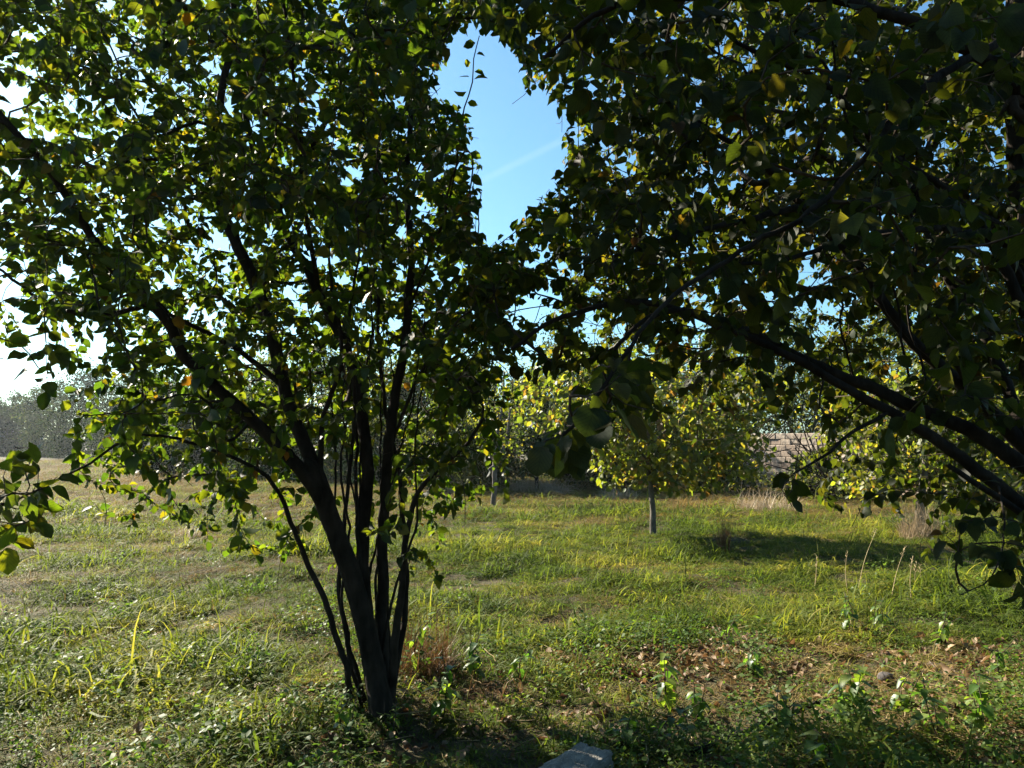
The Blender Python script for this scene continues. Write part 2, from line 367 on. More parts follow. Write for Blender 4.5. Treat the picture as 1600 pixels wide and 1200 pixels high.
# ------------------------------------------------------------------ near trees
class Tree:
    def __init__(s, name, loc, label, cat, group=None, bark=M_BARK):
        s.root = tag(empty(name, loc), label, cat, group); s.loc = np.array(loc, float); s.bark = bark
        s.P, s.D, s.par, s.rad, s.fix = [], [], [], [], []
        s.twigs = []; s.leafP = []
    def limb(s, pts, r0, r1, name='limb', sides=9, wob=.012, flare=0., pw=1.0):
        P = catmull(pts, .05); n = len(P)
        w = np.cumsum(rng.normal(0, wob * .35, (n, 3)), 0); w -= np.linspace(0, 1, n)[:, None] * w[-1]; P = P + w * np.minimum(1, np.arange(n) / 6.)[:, None]
        t = np.linspace(0, 1, n); r = r0 + (r1 - r0) * t ** pw
        if flare: r = r * (1 + flare * np.exp(-t * n * .05 / .10))
        me = tri_mesh(name, *(lambda v, f: (v - s.loc, f))(*tube(P, r, sides, .085)), mat=s.bark)
        link(name, me, s.root)
        D = nz(np.gradient(P, axis=0)); b = len(s.P)
        for i in range(n):
            s.P.append(P[i]); s.D.append(D[i]); s.rad.append(r[i])
        return P
    def grow(s, A, step=.09, up=.15, first=None):
        """join every attractor to the nearest wood, nearest first"""
        P = np.array(s.P); D = np.array(s.D)
        cap = len(P) + len(A) * 40
        BP = np.zeros((cap, 3)); BD = np.zeros((cap, 3)); n = len(P); BP[:n] = P; BD[:n] = D
        par = -np.ones(cap, int); base = n
        d0 = np.array([np.min(np.linalg.norm(P - a, axis=1)) for a in A])
        paths = []
        for a in A[np.argsort(d0)]:
            v = a - BP[:n]; d = np.linalg.norm(v, axis=1) + 1e-9
            c = np.einsum('ij,ij->i', v, BD[:n]) / d
            cost = d * (1.25 - .45 * c)
            k = int(np.argmin(cost))
            ax_, ay_, _ = proj(a)
            if 640 < ax_[0] < 960 and ay_[0] < 430:
                for k2 in np.argsort(cost)[:60:4]:
                    qx, qy, _ = proj(BP[k2] + (a - BP[k2]) * np.linspace(0, 1, 8)[:, None])
                    if not in_poly(qx, qy, GAP).any(): k = int(k2); break
                else: continue
            L = d[k]
            m = max(2, int(math.ceil(L / step)))
            dirk = BD[k] * .6 + v[k] / L * .4 + np.array([0, 0, up]) 
            cpt = BP[k] + nz(dirk) * L * .5
            t = np.linspace(0, 1, m + 1)[:, None]
            Q = (1 - t) ** 2 * BP[k] + 2 * t * (1 - t) * cpt + t ** 2 * a
            Q[1:-1] += rng.normal(0, .004, (m - 1, 3))
            TD = nz(np.gradient(Q, axis=0))
            if n + m >= cap: break
            BP[n:n + m] = Q[1:]; BD[n:n + m] = TD[1:]
            par[n] = k if k >= base else -1; par[n + 1:n + m] = np.arange(n, n + m - 1)
            paths.append((k, n, m, Q, TD)); n += m
        # radii: pipe model
        R2 = np.zeros(n); 
        for k, b, m, Q, TD in paths: R2[b + m - 1] += .0016 ** 2.3
        for i in range(n - 1, base - 1, -1):
            R2[i] = max(R2[i], .0016 ** 2.3) + .00035 ** 2.3
            if par[i] >= 0: R2[par[i]] += R2[i]
        rr = R2 ** (1 / 2.3)
        s.paths = paths; mb = MB()
        for k, b, m, Q, TD in paths:
            r = np.concatenate([[rr[b]], rr[b:b + m]]); mb.add(tube(Q - s.loc, r, 4 if r[0] < .006 else 6))
        tag(link('twigs', mb.mesh('twigs', M_TWIG), s.root), None, None, None, 'stuff')
    def leaves(s, templates, mat, palette, weights, size, spacing, keep, span=.75, droop=.5, n_single=300, flat=.55, lo=None, bare=0.):
        LP, LT, LN = [], [], []
        for k, b, m, Q, TD in s.paths:
            if k >= 0 and rng.uniform() < bare: continue
            seg = np.linalg.norm(np.diff(Q, axis=0), axis=1); cl = np.concatenate([[0], np.cumsum(seg)]); tot = cl[-1]
            u0 = max(tot * (1 - span), tot - .55)
            u = np.arange(tot, u0, -spacing * (2.4 if k < 0 else 1)); u = u + (rng.normal(0, spacing * .7, len(u)) if k < 0 else 0); side = rng.choice([-1, 1])
            for j, x in enumerate(u):
                p = np.array([np.interp(x, cl, Q[:, c]) for c in range(3)]); t = np.array([np.interp(x, cl, TD[:, c]) for c in range(3)])
                h = np.cross(t, [0, 0, 1.]); h = nz(h + 1e-6); side = -side
                ax = t * (.45 if j else 1.2) + h * side * (.9 if j else .1) + np.array([0, 0, -droop]) + rng.normal(0, .35, 3)
                LP.append(p); LT.append(ax); LN.append(np.array([0, 0, 1.]) * flat + rng.normal(0, .45, 3) + t * .25)
        P = np.array(LP); T = nz(np.array(LT)); Nn = np.array(LN)
        P = P + T * .012
        sel = keep(P + T * .04); P, T, Nn = P[sel], T[sel], Nn[sel]
        n = len(P); S = size[0] + (size[1] - size[0]) * rng.beta(1.6, 2.0, n); which = rng.integers(0, len(templates), n); tints = pick_tints(n, palette, weights)
        px, py, d = proj(P + T * .05); inf = (px > -20) & (px < 1620) & (py > -20) & (py < 1220) & (d > .5)
        score = np.where(inf, S / np.maximum(d, .3), 0)
        order = np.argsort(-score); single = np.zeros(n, bool); single[order[:n_single]] = True
        single &= score > 0
        rest = ~single
        V, F, C, U = place(lo or templates, P[rest], T[rest], Nn[rest], S[rest], tints[rest], which[rest])
        tag(link('foliage', tri_mesh('foliage', V - s.loc, F, C, U, True, mat), s.root), None, None, None, 'stuff')
        pal = pick_tints(4 * len(templates), palette, weights)
        pool = [tri_mesh('leaf', tv, tf, np.repeat(pal[i * 4 + j][None], len(tv), 0), tu, True, mat) for i, (tv, tf, tu) in enumerate(templates) for j in range(4)]
        X = nz(np.cross(T, Nn)); Z = np.cross(X, T)
        for i in np.nonzero(single)[0]:
            o = bpy.data.objects.new('leaf', pool[which[i] * 4 + rng.integers(0, 4)]); COL.objects.link(o); o.parent = s.root
            Mx = np.eye(4); Mx[:3, 0], Mx[:3, 1], Mx[:3, 2] = X[i] * S[i], T[i] * S[i], Z[i] * S[i]; Mx[:3, 3] = P[i] - s.loc
            o.matrix_local = Matrix(Mx.tolist())
        print(s.root.name, 'leaves', n, 'paths', len(s.paths))
        return n

def in_poly(px, py, poly):
    poly = np.asarray(poly, float); res = np.zeros(len(px), bool); j = len(poly) - 1
    for i in range(len(poly)):
        xi, yi = poly[i]; xj, yj = poly[j]
        c = ((yi > py) != (yj > py)) & (px < (xj - xi) * (py - yi) / (yj - yi + 1e-9) + xi)
        res ^= c; j = i
    return res

GAP = [(700, 60), (737, 25), (775, 45), (790, 75), (800, 180), (820, 192), (862, 197), (885, 238), (850, 290), (803, 335), (795, 368), (738, 368), (752, 300), (760, 240), (742, 200), (714, 172), (697, 135)]
GRID_X0 = 0
DENS = np.array([
 # 0   1   2   3   4   5   6   7   8   9  10  11  12  13  14  15
 [7.5,7.0,7.0,8.0,9.0,9.0,9.0,5.0,6.0,8.0,9.0,9.0,9.0,9.0,9.0,9.0],
 [6.5,5.0,6.2,8.5,9.0,9.0,9.0,2.0,5.0,9.0,9.0,8.0,7.0,8.0,9.0,9.0],
 [6.5,4.8,6.5,8.5,9.0,9.0,8.0,3.0,3.0,8.0,9.0,8.0,7.0,8.0,9.0,9.0],
 [6.5,6.5,6.5,8.0,9.0,9.0,9.0,5.5,5.5,9.0,9.0,9.0,9.0,9.0,9.0,9.0],
 [5.5,5.5,6.5,8.0,8.0,9.0,9.0,8.0,7.0,9.0,9.0,8.0,7.0,8.0,8.5,9.0],
 [1.0,3.6,6.5,7.5,7.0,8.0,8.0,5.0,2.5,3.2,3.2,3.0,3.2,5.0,7.0,8.0],
 [0.3,5.0,8.0,7.5,6.0,4.5,7.5,3.6,0.6,0.8,0.8,0.6,1.2,2.0,3.0,5.0],
 [0.0,0.8,2.8,6.5,4.0,1.2,5.5,2.6,0.0,0.0,0.0,0.0,0.8,1.2,2.0,2.5],
 [0.0,0.0,0.0,2.2,2.6,1.0,1.2,0.0,0.0,0.0,0.0,0.0,0.0,0.0,1.0,2.0],
 [0.0,0.0,0.0,0.0,0.2,0.0,0.2,0.0,0.0,0.0,0.0,0.0,0.0,0.0,0.0,0.6],
 [0.0]*16, [0.0]*16])

def density(px, py):
    fx = np.clip(px / 100 - .5, 0, 14.999); fy = np.clip(py / 100 - .5, 0, 10.999)
    i, j = fx.astype(int), fy.astype(int); u, v = fx - i, fy - j
    return (DENS[j, i] * (1 - u) * (1 - v) + DENS[j, i + 1] * u * (1 - v) + DENS[j + 1, i] * (1 - u) * v + DENS[j + 1, i + 1] * u * v) / 9.

_rk = np.random.default_rng(77); _K = [(_rk.normal(0, 1), _rk.normal(0, 1), _rk.uniform(0, 6.28)) for _ in range(14)]
def clumpy(px, py):
    f = sum(np.sin((a * px + b_ * py) * .034 + c) for a, b_, c in _K) / 3.4
    return np.clip(.82 + .30 * f, .2, 1.3)

def ellipsoid_points(c, r, n, rs, hollow=.0):
    v = nz(rs.normal(size=(n, 3))); q = rs.uniform(hollow, 1, n) ** (1 / 3.)
    return np.array(c) + v * q[:, None] * np.array(r)

def mk(px_d, z_to_ground=False):
    return [at(*p) for p in px_d]

# ---- the quince tree on the left
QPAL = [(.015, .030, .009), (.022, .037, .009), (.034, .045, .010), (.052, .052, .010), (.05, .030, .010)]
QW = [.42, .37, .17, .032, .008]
qb = on_ground(596, 1118)
quince = Tree('quince_tree', qb, 'multi-stemmed leafy tree left of centre with dark slanting limbs from one base', 'tree')
g = lambda p, dz=-.06: np.array([p[0], p[1], float(gh(p[0], p[1])) + dz])
D0 = float(proj(qb)[2][0])
k = D0 / 4.5
def Q(*pts): return [at(x, y, d * k) for x, y, d in pts]
def QG(x, y): p = on_ground(x, y); p[2] -= .06; return p
quince.limb([QG(600, 1122)] + Q((588, 1060, 4.5), (569, 975, 4.5), (548, 900, 4.5), (524, 832, 4.49), (500, 770, 4.47), (480, 725, 4.45)), .068, .046, 'trunk', 16, .006, .28)
quince.limb(Q((524, 832, 4.49), (494, 765, 4.45), (448, 706, 4.4), (400, 660, 4.35), (335, 603, 4.25), (290, 560, 4.2), (262, 505, 4.1), (205, 440, 4.0), (150, 375, 3.9), (69, 251, 3.7), (14, 196, 3.6), (-60, 100, 3.5)), .040, .012, sides=12, wob=.01)
quince.limb(Q((548, 900, 4.5), (520, 825, 4.5), (500, 760, 4.5), (472, 690, 4.55), (445, 610, 4.6), (424, 520, 4.65), (395, 430, 4.7), (364, 365, 4.75), (348, 300, 4.8), (340, 215, 4.85), (350, 130, 4.9), (362, 60, 4.95), (360, -20, 5), (352, -150, 5.05)), .048, .013, sides=12, wob=.01)
quince.limb([QG(592, 1108)] + Q((580, 1010, 4.6), (573, 940, 4.65), (570, 850, 4.7), (577, 720, 4.75), (562, 600, 4.8), (532, 515, 4.9), (492, 440, 5), (460, 385, 5.1), (436, 325, 5.2), (405, 240, 5.3), (385, 130, 5.4), (370, 0, 5.5), (365, -120, 5.5)), .045, .012, sides=12, wob=.01)
quince.limb([QG(606, 1112)] + Q((600, 1000, 4.68), (600, 900, 4.72), (602, 800, 4.75), (612, 690, 4.8), (624, 600, 4.85), (640, 500, 4.9), (648, 380, 5), (640, 250, 5.1), (652, 100, 5.2), (660, -80, 5.3)), .040, .010, sides=10)
quince.limb([QG(608, 1110)] + Q((614, 1000, 4.5), (623, 930, 4.45), (629, 850, 4.4), (646, 765, 4.35), (690, 718, 4.3), (728, 688, 4.25), (765, 640, 4.2)), .028, .007, sides=9)
quince.limb([QG(548, 1094)] + Q((538, 1060, 4.4), (522, 1015, 4.4), (500, 940, 4.35), (468, 870, 4.3), (440, 792, 4.2), (412, 744, 4.15), (361, 709, 4.05), (292, 687, 3.95), (213, 680, 3.85), (155, 710, 3.75), (105, 742, 3.7)), .021, .005, sides=9)
quince.limb([QG(575, 1100)] + Q((545, 980, 4.6), (532, 900, 4.62), (546, 760, 4.65), (556, 640, 4.7), (545, 500, 4.75), (565, 330, 4.8), (575, 160, 4.8)), .017, .004, sides=7)
quince.limb([QG(607, 1104)] + Q((632, 960, 4.75), (636, 850, 4.8), (626, 740, 4.85), (602, 620, 4.9), (590, 480, 4.95), (600, 340, 5.0), (610, 180, 5.0)), .020, .005, sides=7)
quince.limb([QG(570, 1106)] + Q((548, 1010, 4.42), (542, 930, 4.45), (553, 830, 4.5), (538, 730, 4.5), (548, 600, 4.5), (530, 480, 4.5)), .012, .003, sides=6)
quince.limb(Q((567, 960, 4.55), (556, 850, 4.6), (551, 740, 4.7), (562, 620, 4.85), (580, 500, 5.), (570, 380, 5.1)), .014, .004, sides=6)
quince.limb(Q((500, 740, 4.5), (505, 660, 4.5), (522, 608, 4.45), (530, 540, 4.4), (512, 420, 4.3), (520, 300, 4.2)), .017, .004, sides=7)
quince.limb(Q((445, 606, 4.6), (410, 575, 4.55), (360, 537, 4.45), (300, 507, 4.35), (255, 478, 4.25), (200, 425, 4.1), (140, 395, 4.0), (60, 372, 3.9)), .018, .004, sides=7)
quince.limb(Q((250, 490, 4.08), (230, 478, 4.0), (148, 493, 3.85), (69, 474, 3.7), (0, 428, 3.6), (-70, 390, 3.5)), .014, .004, sides=7)
quince.limb(Q((346, 310, 4.79), (320, 297, 4.7), (272, 255, 4.6), (200, 256, 4.5), (130, 288, 4.4), (50, 310, 4.3)), .013, .004, sides=7)
quince.limb(Q((341, 210, 4.85), (310, 190, 4.7), (240, 215, 4.5), (170, 230, 4.3), (110, 270, 4.1)), .012, .003, sides=7)
quince.limb(Q((357, 95, 4.93), (320, 50, 4.9), (270, 0, 4.8), (210, -60, 4.7)), .018, .006, sides=7)
quince.limb(Q((436, 325, 5.2), (480, 240, 5.1), (530, 150, 5.0), (560, 40, 4.9), (580, -80, 4.8)), .018, .006, sides=7)
quince.limb(Q((497, 450, 5.), (480, 330, 4.6), (470, 200, 4.3), (450, 60, 4.0), (430, -80, 3.8)), .018, .005, sides=7)
quince.limb(Q((640, 480, 4.9), (680, 380, 4.8), (705, 290, 4.6), (718, 200, 4.4), (724, 168, 4.35), (737, 128, 4.3), (739, 92, 4.25), (749, 56, 4.2)), .010, .0025, sides=6, wob=.004)
quince.limb(Q((612, 690, 4.8), (660, 590, 4.7), (700, 500, 4.5), (745, 420, 4.4), (752, 300, 4.3)), .012, .003, sides=6)
quince.limb(Q((395, 655, 4.35), (355, 690, 4.2), (330, 632, 4.1), (290, 618, 4.0), (200, 640, 3.9), (130, 650, 3.8)), .010, .003, sides=6)
for (x0_, x1_, x2_, x3_, d_) in ((578, 556, 566, 590, 4.7), (584, 588, 592, 610, 4.85), (590, 540, 520, 480, 4.65), (612, 606, 618, 600, 4.9), (600, 642, 652, 690, 4.6), (566, 590, 640, 668, 4.75), (585, 566, 540, 556, 4.9)):
    quince.limb([QG(x0_ * .5 + 298, 1104)] + Q((x0_, 985, d_), (x1_, 830, d_), (x2_ * .5 + x1_ * .5, 730, d_ + .03), (x2_, 620, d_ + .05), (x3_, 470, d_ + .1)), .011, .003, sides=6)
rq = np.random.default_rng(11)
A = ellipsoid_points((-.9, 4.55, 3.4), (3.0, 1.95, 3.2), 80000, rq)
px, py, d = proj(A)
den = np.where(py < 0, .55, density(np.maximum(px, 20), py)); den = np.where(px > 800, den * .25 * (px < 930), den)
den = np.where(in_poly(px, py, GAP), 0, den) ** 1.35 * clumpy(px, py)
den = den * np.where((px > 230) & (px < 680) & (py > 330) & (d < 4.35), .25, 1)
A = A[(rq.uniform(size=len(A)) < den) & (A[:, 2] > .35) & (d > 2.3)]
vis = (proj(A)[1] > -40) & (proj(A)[0] > -40)
A = np.vstack([A[vis][:4300], A[~vis][:1700]])
quince.grow(A)
def keepq(P):
    px, py, d = proj(P); den = np.where(py < 0, .8, density(np.maximum(px, 15), py))
    shoot = (np.abs(px - np.interp(py, [50, 130, 190], [747, 735, 722])) < 26) & (py > 40) & (py < 215)
    return ((den > .04) & ~in_poly(px, py, GAP)) | (shoot & (d < 4.9))
# a leafy shoot standing free against the sky gap
sh = catmull(Q((718, 200, 4.4), (724, 168, 4.35), (737, 128, 4.3), (739, 92, 4.25), (749, 56, 4.2)), .06)
quince.paths.append((-1, 0, len(sh) - 1, sh, nz(np.gradient(sh, axis=0))))
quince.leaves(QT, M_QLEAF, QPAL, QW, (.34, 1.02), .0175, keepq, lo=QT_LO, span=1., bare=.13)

# ---- the hazel on the right, its stems rising outside the frame
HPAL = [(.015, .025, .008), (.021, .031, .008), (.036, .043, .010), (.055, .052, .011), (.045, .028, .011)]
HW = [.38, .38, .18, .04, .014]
hb = np.array([3.75, 3.7, float(gh(3.75, 3.7))])
hazel = Tree('hazel_tree', hb, 'large-leaved dark tree arching in from the right edge, stems rising outside the frame', 'tree')
H = lambda *pts: [at(*p) for p in pts]
def HB(dx, dy): return [np.array([hb[0] + dx, hb[1] + dy, float(gh(hb[0] + dx, hb[1] + dy)) - .06])]
hazel.limb(HB(-.25, .0) + H((1830, 980, 3.55), (1720, 868, 3.5), (1600, 784, 3.5), (1497, 706, 3.45), (1394, 644, 3.4), (1308, 599, 3.35), (1239, 562, 3.3), (1180, 530, 3.25), (1110, 505, 3.2), (1060, 480, 3.1), (1000, 500, 2.9), (960, 545, 2.7)), .050, .007, sides=12, wob=.008)
hazel.limb(HB(-.1, .1) + H((1840, 930, 3.7), (1720, 805, 3.65), (1600, 728, 3.6), (1514, 671, 3.6), (1428, 634, 3.6), (1359, 603, 3.6), (1308, 583, 3.6), (1239, 549, 3.55), (1187, 522, 3.5), (1084, 492, 3.4), (990, 470, 3.2), (880, 490, 3.0), (800, 545, 2.9)), .060, .006, sides=12, wob=.008)
hazel.limb(HB(.05, .15) + H((1820, 880, 4.1), (1700, 770, 4.05), (1600, 692, 4.0), (1514, 606, 4.0), (1462, 565, 4.0), (1428, 535, 4.0), (1383, 484, 4.0), (1342, 425, 4.0), (1318, 395, 4.0), (1260, 330, 3.9), (1180, 250, 3.7), (1090, 190, 3.5)), .072, .010, sides=12, wob=.01)
hazel.limb(H((1660, 850, 3.5), (1590, 797, 3.45), (1540, 765, 3.4), (1483, 728, 3.35)), .020, .012, sides=8, wob=.006)
hazel.limb(HB(.0, .3) + H((1700, 760, 4.5), (1640, 600, 4.5), (1606, 450, 4.5), (1592, 330, 4.5), (1584, 200, 4.5), (1586, 60, 4.5), (1590, -120, 4.5)), .085, .045, sides=12, wob=.008)
hazel.limb(HB(.1, .0) + H((1780, 760, 3.7), (1650, 560, 3.8), (1560, 375, 3.9), (1500, 300, 3.9), (1411, 240, 3.9), (1376, 220, 3.9), (1352, 179, 3.8), (1290, 127, 3.7), (1205, 89, 3.6), (1120, 40, 3.4)), .050, .008, sides=10)
hazel.limb(H((1586, 385, 4.5), (1540, 338, 4.3), (1450, 325, 4.1), (1350, 316, 3.9), (1256, 320, 3.7), (1150, 345, 3.4), (1050, 370, 3.1), (960, 400, 2.8)), .030, .006, sides=9)
hazel.limb(H((1620, 500, 4.4), (1565, 378, 4.2), (1500, 362, 3.9), (1428, 357, 3.6), (1340, 375, 3.3), (1230, 400, 3.0), (1120, 420, 2.7)), .024, .006, sides=9)
hazel.limb(H((1640, 200, 3.0), (1500, 80, 2.9), (1340, 15, 2.8), (1200, 2, 2.7), (1050, 8, 2.6), (930, 30, 2.5), (850, 90, 2.4)), .030, .006, sides=9)
hazel.limb(H((1650, 60, 3.2), (1560, 60, 3.0), (1430, 150, 2.7), (1340, 250, 2.5), (1260, 330, 2.35), (1150, 395, 2.2), (1060, 460, 2.05), (990, 540, 1.9), (930, 620, 1.8), (880, 680, 1.75)), .018, .004, sides=8)
hazel.limb(H((1600, 690, 4.0), (1560, 560, 4.3), (1480, 430, 4.6), (1420, 280, 4.9), (1380, 120, 5.1), (1350, -60, 5.2)), .034, .010, sides=9)
hazel.limb(H((1514, 606, 4.0), (1440, 470, 3.6), (1420, 330, 3.4), (1330, 200, 3.2), (1300, 60, 3.0)), .014, .004, sides=7)
hazel.limb(H((1394, 640, 3.4), (1330, 680, 3.3), (1290, 715, 3.2), (1240, 740, 3.1)), .010, .004, sides=6)
hazel.limb(H((1560, 760, 3.4), (1570, 820, 3.2), (1545, 900, 3.0), (1500, 930, 2.9)), .006, .002, sides=5)
for xx, dd in ((1392, 3.9), (1418, 3.8), (1305, 4.5)):
    hazel.limb(H((xx + 30, 600, dd), (xx + 9, 500, dd + .05), (xx, 420, dd), (xx - 14, 300, dd - .1), (xx + 16, 150, dd - .2)), .007, .002, sides=6, wob=.02)
rh = np.random.default_rng(23)
A = np.vstack([ellipsoid_points((2.5, 4.0, 3.3), (3.1, 2.9, 2.7), 60000, rh), ellipsoid_points((3.6, 6.2, 3.2), (3.4, 2.2, 2.8), 22000, rh)])
A = A[rh.permutation(len(A))]
px, py, d = proj(A)
den = np.where(py < 0, .5, density(np.minimum(px, 1580), py)); den = np.where(px < 800, den * .5 * (px > 715) * (py > -40), den)
den = np.where((px > 1600), .4, den) * np.where((py > 560) & (d < 2.2), .35, 1)
den = np.where(in_poly(px, py, GAP), 0, den) ** 1.2 * clumpy(px, py)
A = A[(rh.uniform(size=len(A)) < den) & (A[:, 2] > .3) & (d > 1.7)]
px, py, d = proj(A); vis = (py > -40) & (px < 1640)
over = ellipsoid_points((1.8, -.5, 4.4), (5.4, 4.2, 1.5), 4000, rh); ox, oy, od = proj(over)  # out-of-view crown added above the camera to cut sky light on the leaves
over = over[~((od > .1) & (oy > -150) & (ox > -200) & (ox < 1800))][:1100]
hang = np.vstack([at(*p) for p in ((905, 600, 1.73), (985, 590, 1.88), (960, 560, 1.80), (900, 670, 1.91), (872, 690, 1.92), (940, 640, 1.65), (975, 640, 1.63), (1010, 560, 2.02), (890, 640, 1.74), (860, 715, 1.73), (930, 600, 2.10), (955, 620, 1.85), (910, 690, 2.02), (885, 665, 1.85), (1000, 600, 1.93), (915, 620, 1.69), (950, 600, 1.92), (880, 650, 2.04), (930, 660, 1.87), (868, 700, 1.98), (985, 625, 1.94), (970, 585, 1.65), (895, 705, 1.98), (940, 570, 1.90), (1010, 640, 1.76), (850, 690, 1.63), (900, 720, 2.04), (875, 725, 1.85), (925, 635, 1.97), (1020, 590, 2.04))])
A = np.vstack([hang, A[vis][:4600], over, A[~vis][:900]])
hazel.grow(A, up=.05)
def keeph(P):
    px, py, d = proj(P); den = np.where(py < 0, .8, density(np.minimum(px, 1585), py))
    hangz = (px > 835) & (px < 1020) & (py > 540) & (py < 735) & (d < 2.4)
    return (((den > .05) & ~((d < 2.3) & (py > 590))) & ~in_poly(px, py, GAP)) | hangz
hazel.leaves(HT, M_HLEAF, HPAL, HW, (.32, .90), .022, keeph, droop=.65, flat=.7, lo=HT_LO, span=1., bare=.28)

# ---- branch of another tree reaching in at the left edge
eb = np.array([-2.75, 2.55, float(gh(-2.75, 2.55))])
edge = Tree('leafy_sapling', eb, 'leafy sapling whose shaded branches reach in low at the left edge', 'tree')
edge.limb([eb + np.array([0, 0, -.06]), eb + np.array([.05, .05, .5]), eb + np.array([.12, .1, 1.1]), eb + np.array([.2, .15, 1.7]), eb + np.array([.3, .2, 2.1])], .03, .010, 'trunk', 9)
edge.limb([eb + np.array([.1, .08, 1.0])] + H((-90, 800, 2.75), (-10, 790, 2.75), (40, 775, 2.75), (92, 748, 2.75)), .010, .003, sides=6)
edge.limb([eb + np.array([.2, .15, 1.65])] + H((-70, 545, 2.8), (0, 530, 2.85), (30, 540, 2.9), (60, 575, 2.9)), .009, .002, sides=6)
re_ = np.random.default_rng(5)
A = np.array([at(*p) for p in [(20, 770, 2.7), (60, 800, 2.75), (30, 820, 2.7), (-10, 840, 2.7), (75, 760, 2.8), (5, 745, 2.7), (40, 740, 2.8), (90, 745, 2.8), (10, 850, 2.7), (50, 770, 2.6), (25, 795, 2.8), (0, 815, 2.6), (70, 785, 2.9), (45, 815, 2.6), (15, 760, 2.9), (30, 720, 2.7), (60, 730, 2.6), (-15, 800, 2.6), (20, 840, 2.8), (-40, 780, 2.7), (55, 705, 2.9),
     (20, 700, 2.9), (12, 520, 2.85), (62, 575, 2.9), (45, 545, 2.9), (-20, 560, 2.8), (5, 560, 2.8), (-50, 620, 2.8), (-70, 700, 2.8), (-90, 800, 2.7), (-120, 640, 2.6), (-120, 500, 2.7)]])
edge.grow(A, up=.0)
edge.leaves(QT, M_QLEAF, QPAL, QW, (.6, 1.2), .024, lambda P: np.ones(len(P), bool), droop=.6, span=.6, n_single=300)

# ------------------------------------------------------------------ trees in the middle distance
def small_tree(name, label, base, limbs, crowns, n, pal, w, size, spacing, trunk_r, bark=M_BARK2, group=None, n_single=0, seed=1, droop=.6, tmpl=ST, span=.8):
    r = np.random.default_rng(seed)
    t = Tree(name, base, label, 'tree', group, bark)
    for i, (pts, r0, r1) in enumerate(limbs): t.limb(pts, r0, r1, 'trunk' if i == 0 else 'limb', 8 if i == 0 else 6, .012)
    A = np.vstack([ellipsoid_points(c, q, max(2, int(n * f)), r) for c, q, f in crowns])
    A = A[A[:, 2] > .25]
    t.grow(A, step=.16, up=.08)
    t.leaves(tmpl, M_MLEAF, pal, w, size, spacing, lambda P: np.ones(len(P), bool), droop=droop, n_single=n_single, span=span)
    return t
YP = [(.078, .092, .018), (.055, .075, .016), (.115, .12, .024), (.16, .13, .026), (.11, .065, .024)]
YW = [.35, .3, .2, .1, .05]
b = on_ground(1021, 836); dA = float(proj(b)[2][0])
small_tree('young_tree', 'small yellow-green tree with a slim straight grey trunk standing free in the grass', b,
  [([b - [0, 0, .05], at(1017, 780, dA), at(1012, 720, dA), at(1016, 650, dA), at(1022, 580, dA)], .058, .018), ([at(1013, 725, dA), at(990, 690, dA), at(960, 640, dA - .3)], .03, .01),
   ([at(1014, 700, dA), at(1060, 650, dA + .2), at(1110, 610, dA + .3)], .03, .01), ([at(1015, 680, dA), at(1000, 620, dA + .5), at(960, 560, dA + .6)], .025, .008), ([at(1018, 660, dA), at(1080, 590, dA - .4), at(1130, 560, dA - .4)], .025, .008)],
  [(at(1040, 640, dA), (1.75, 1.5, 1.15), 1.0), (at(975, 715, dA), (.75, .7, .55), .22), (at(1130, 700, dA), (.8, .8, .7), .25), (at(900, 610, dA), (1.1, 1.0, .85), .3), (at(1075, 725, dA), (.9, .8, .55), .22), (at(1160, 600, dA), (.8, .7, .6), .15)], 1050, YP, YW, (.8, 1.75), .06, .06, n_single=160, seed=3)
b = on_ground(770, 792); dB = float(proj(b)[2][0])
small_tree('young_tree', 'thin-leaved young tree with a bent pale trunk, behind the dark tree to its right', b,
  [([b - [0, 0, .05], at(771, 760, dB), at(773, 725, dB), at(775, 690, dB), at(783, 640, dB), at(788, 580, dB)], .068, .018), ([at(773, 728, dB), at(764, 734, dB - .1)], .05, .04), ([at(773, 720, dB), at(785, 705, dB), at(793, 680, dB), at(797, 640, dB), at(802, 590, dB)], .05, .012),
   ([at(774, 700, dB), at(768, 660, dB), at(762, 610, dB)], .03, .01)],
  [(at(785, 630, dB), (1.0, 1.0, 1.5), 1.)], 420, YP, [.3, .4, .15, .1, .05], (.6, 1.1), .08, .08, seed=4, span=.6)
b = on_ground(1441, 832); dC = float(proj(b)[2][0])
small_tree('young_tree', 'bushy yellow-green tree on a pale trunk with dry brush round its foot, far right', b,
  [([b - [0, 0, .05], at(1440, 790, dC), at(1447, 740, dC), at(1450, 680, dC), at(1455, 600, dC)], .085, .02), ([at(1443, 770, dC), at(1432, 730, dC), at(1400, 680, dC)], .035, .01),
   ([at(1449, 700, dC), at(1500, 650, dC + .2), at(1560, 610, dC + .3)], .035, .01), ([at(1450, 690, dC), at(1380, 620, dC + .5), at(1320, 600, dC + .6)], .03, .008)],
  [(at(1440, 655, dC), (1.9, 1.5, 1.2), .9), (at(1360, 750, dC), (.6, .6, .4), .15), (at(1530, 740, dC), (.9, .8, .5), .2)], 1000, YP, YW, (.8, 1.6), .06, .08, n_single=120, seed=6)
b = on_ground(1358, 800); dD = float(proj(b)[2][0])
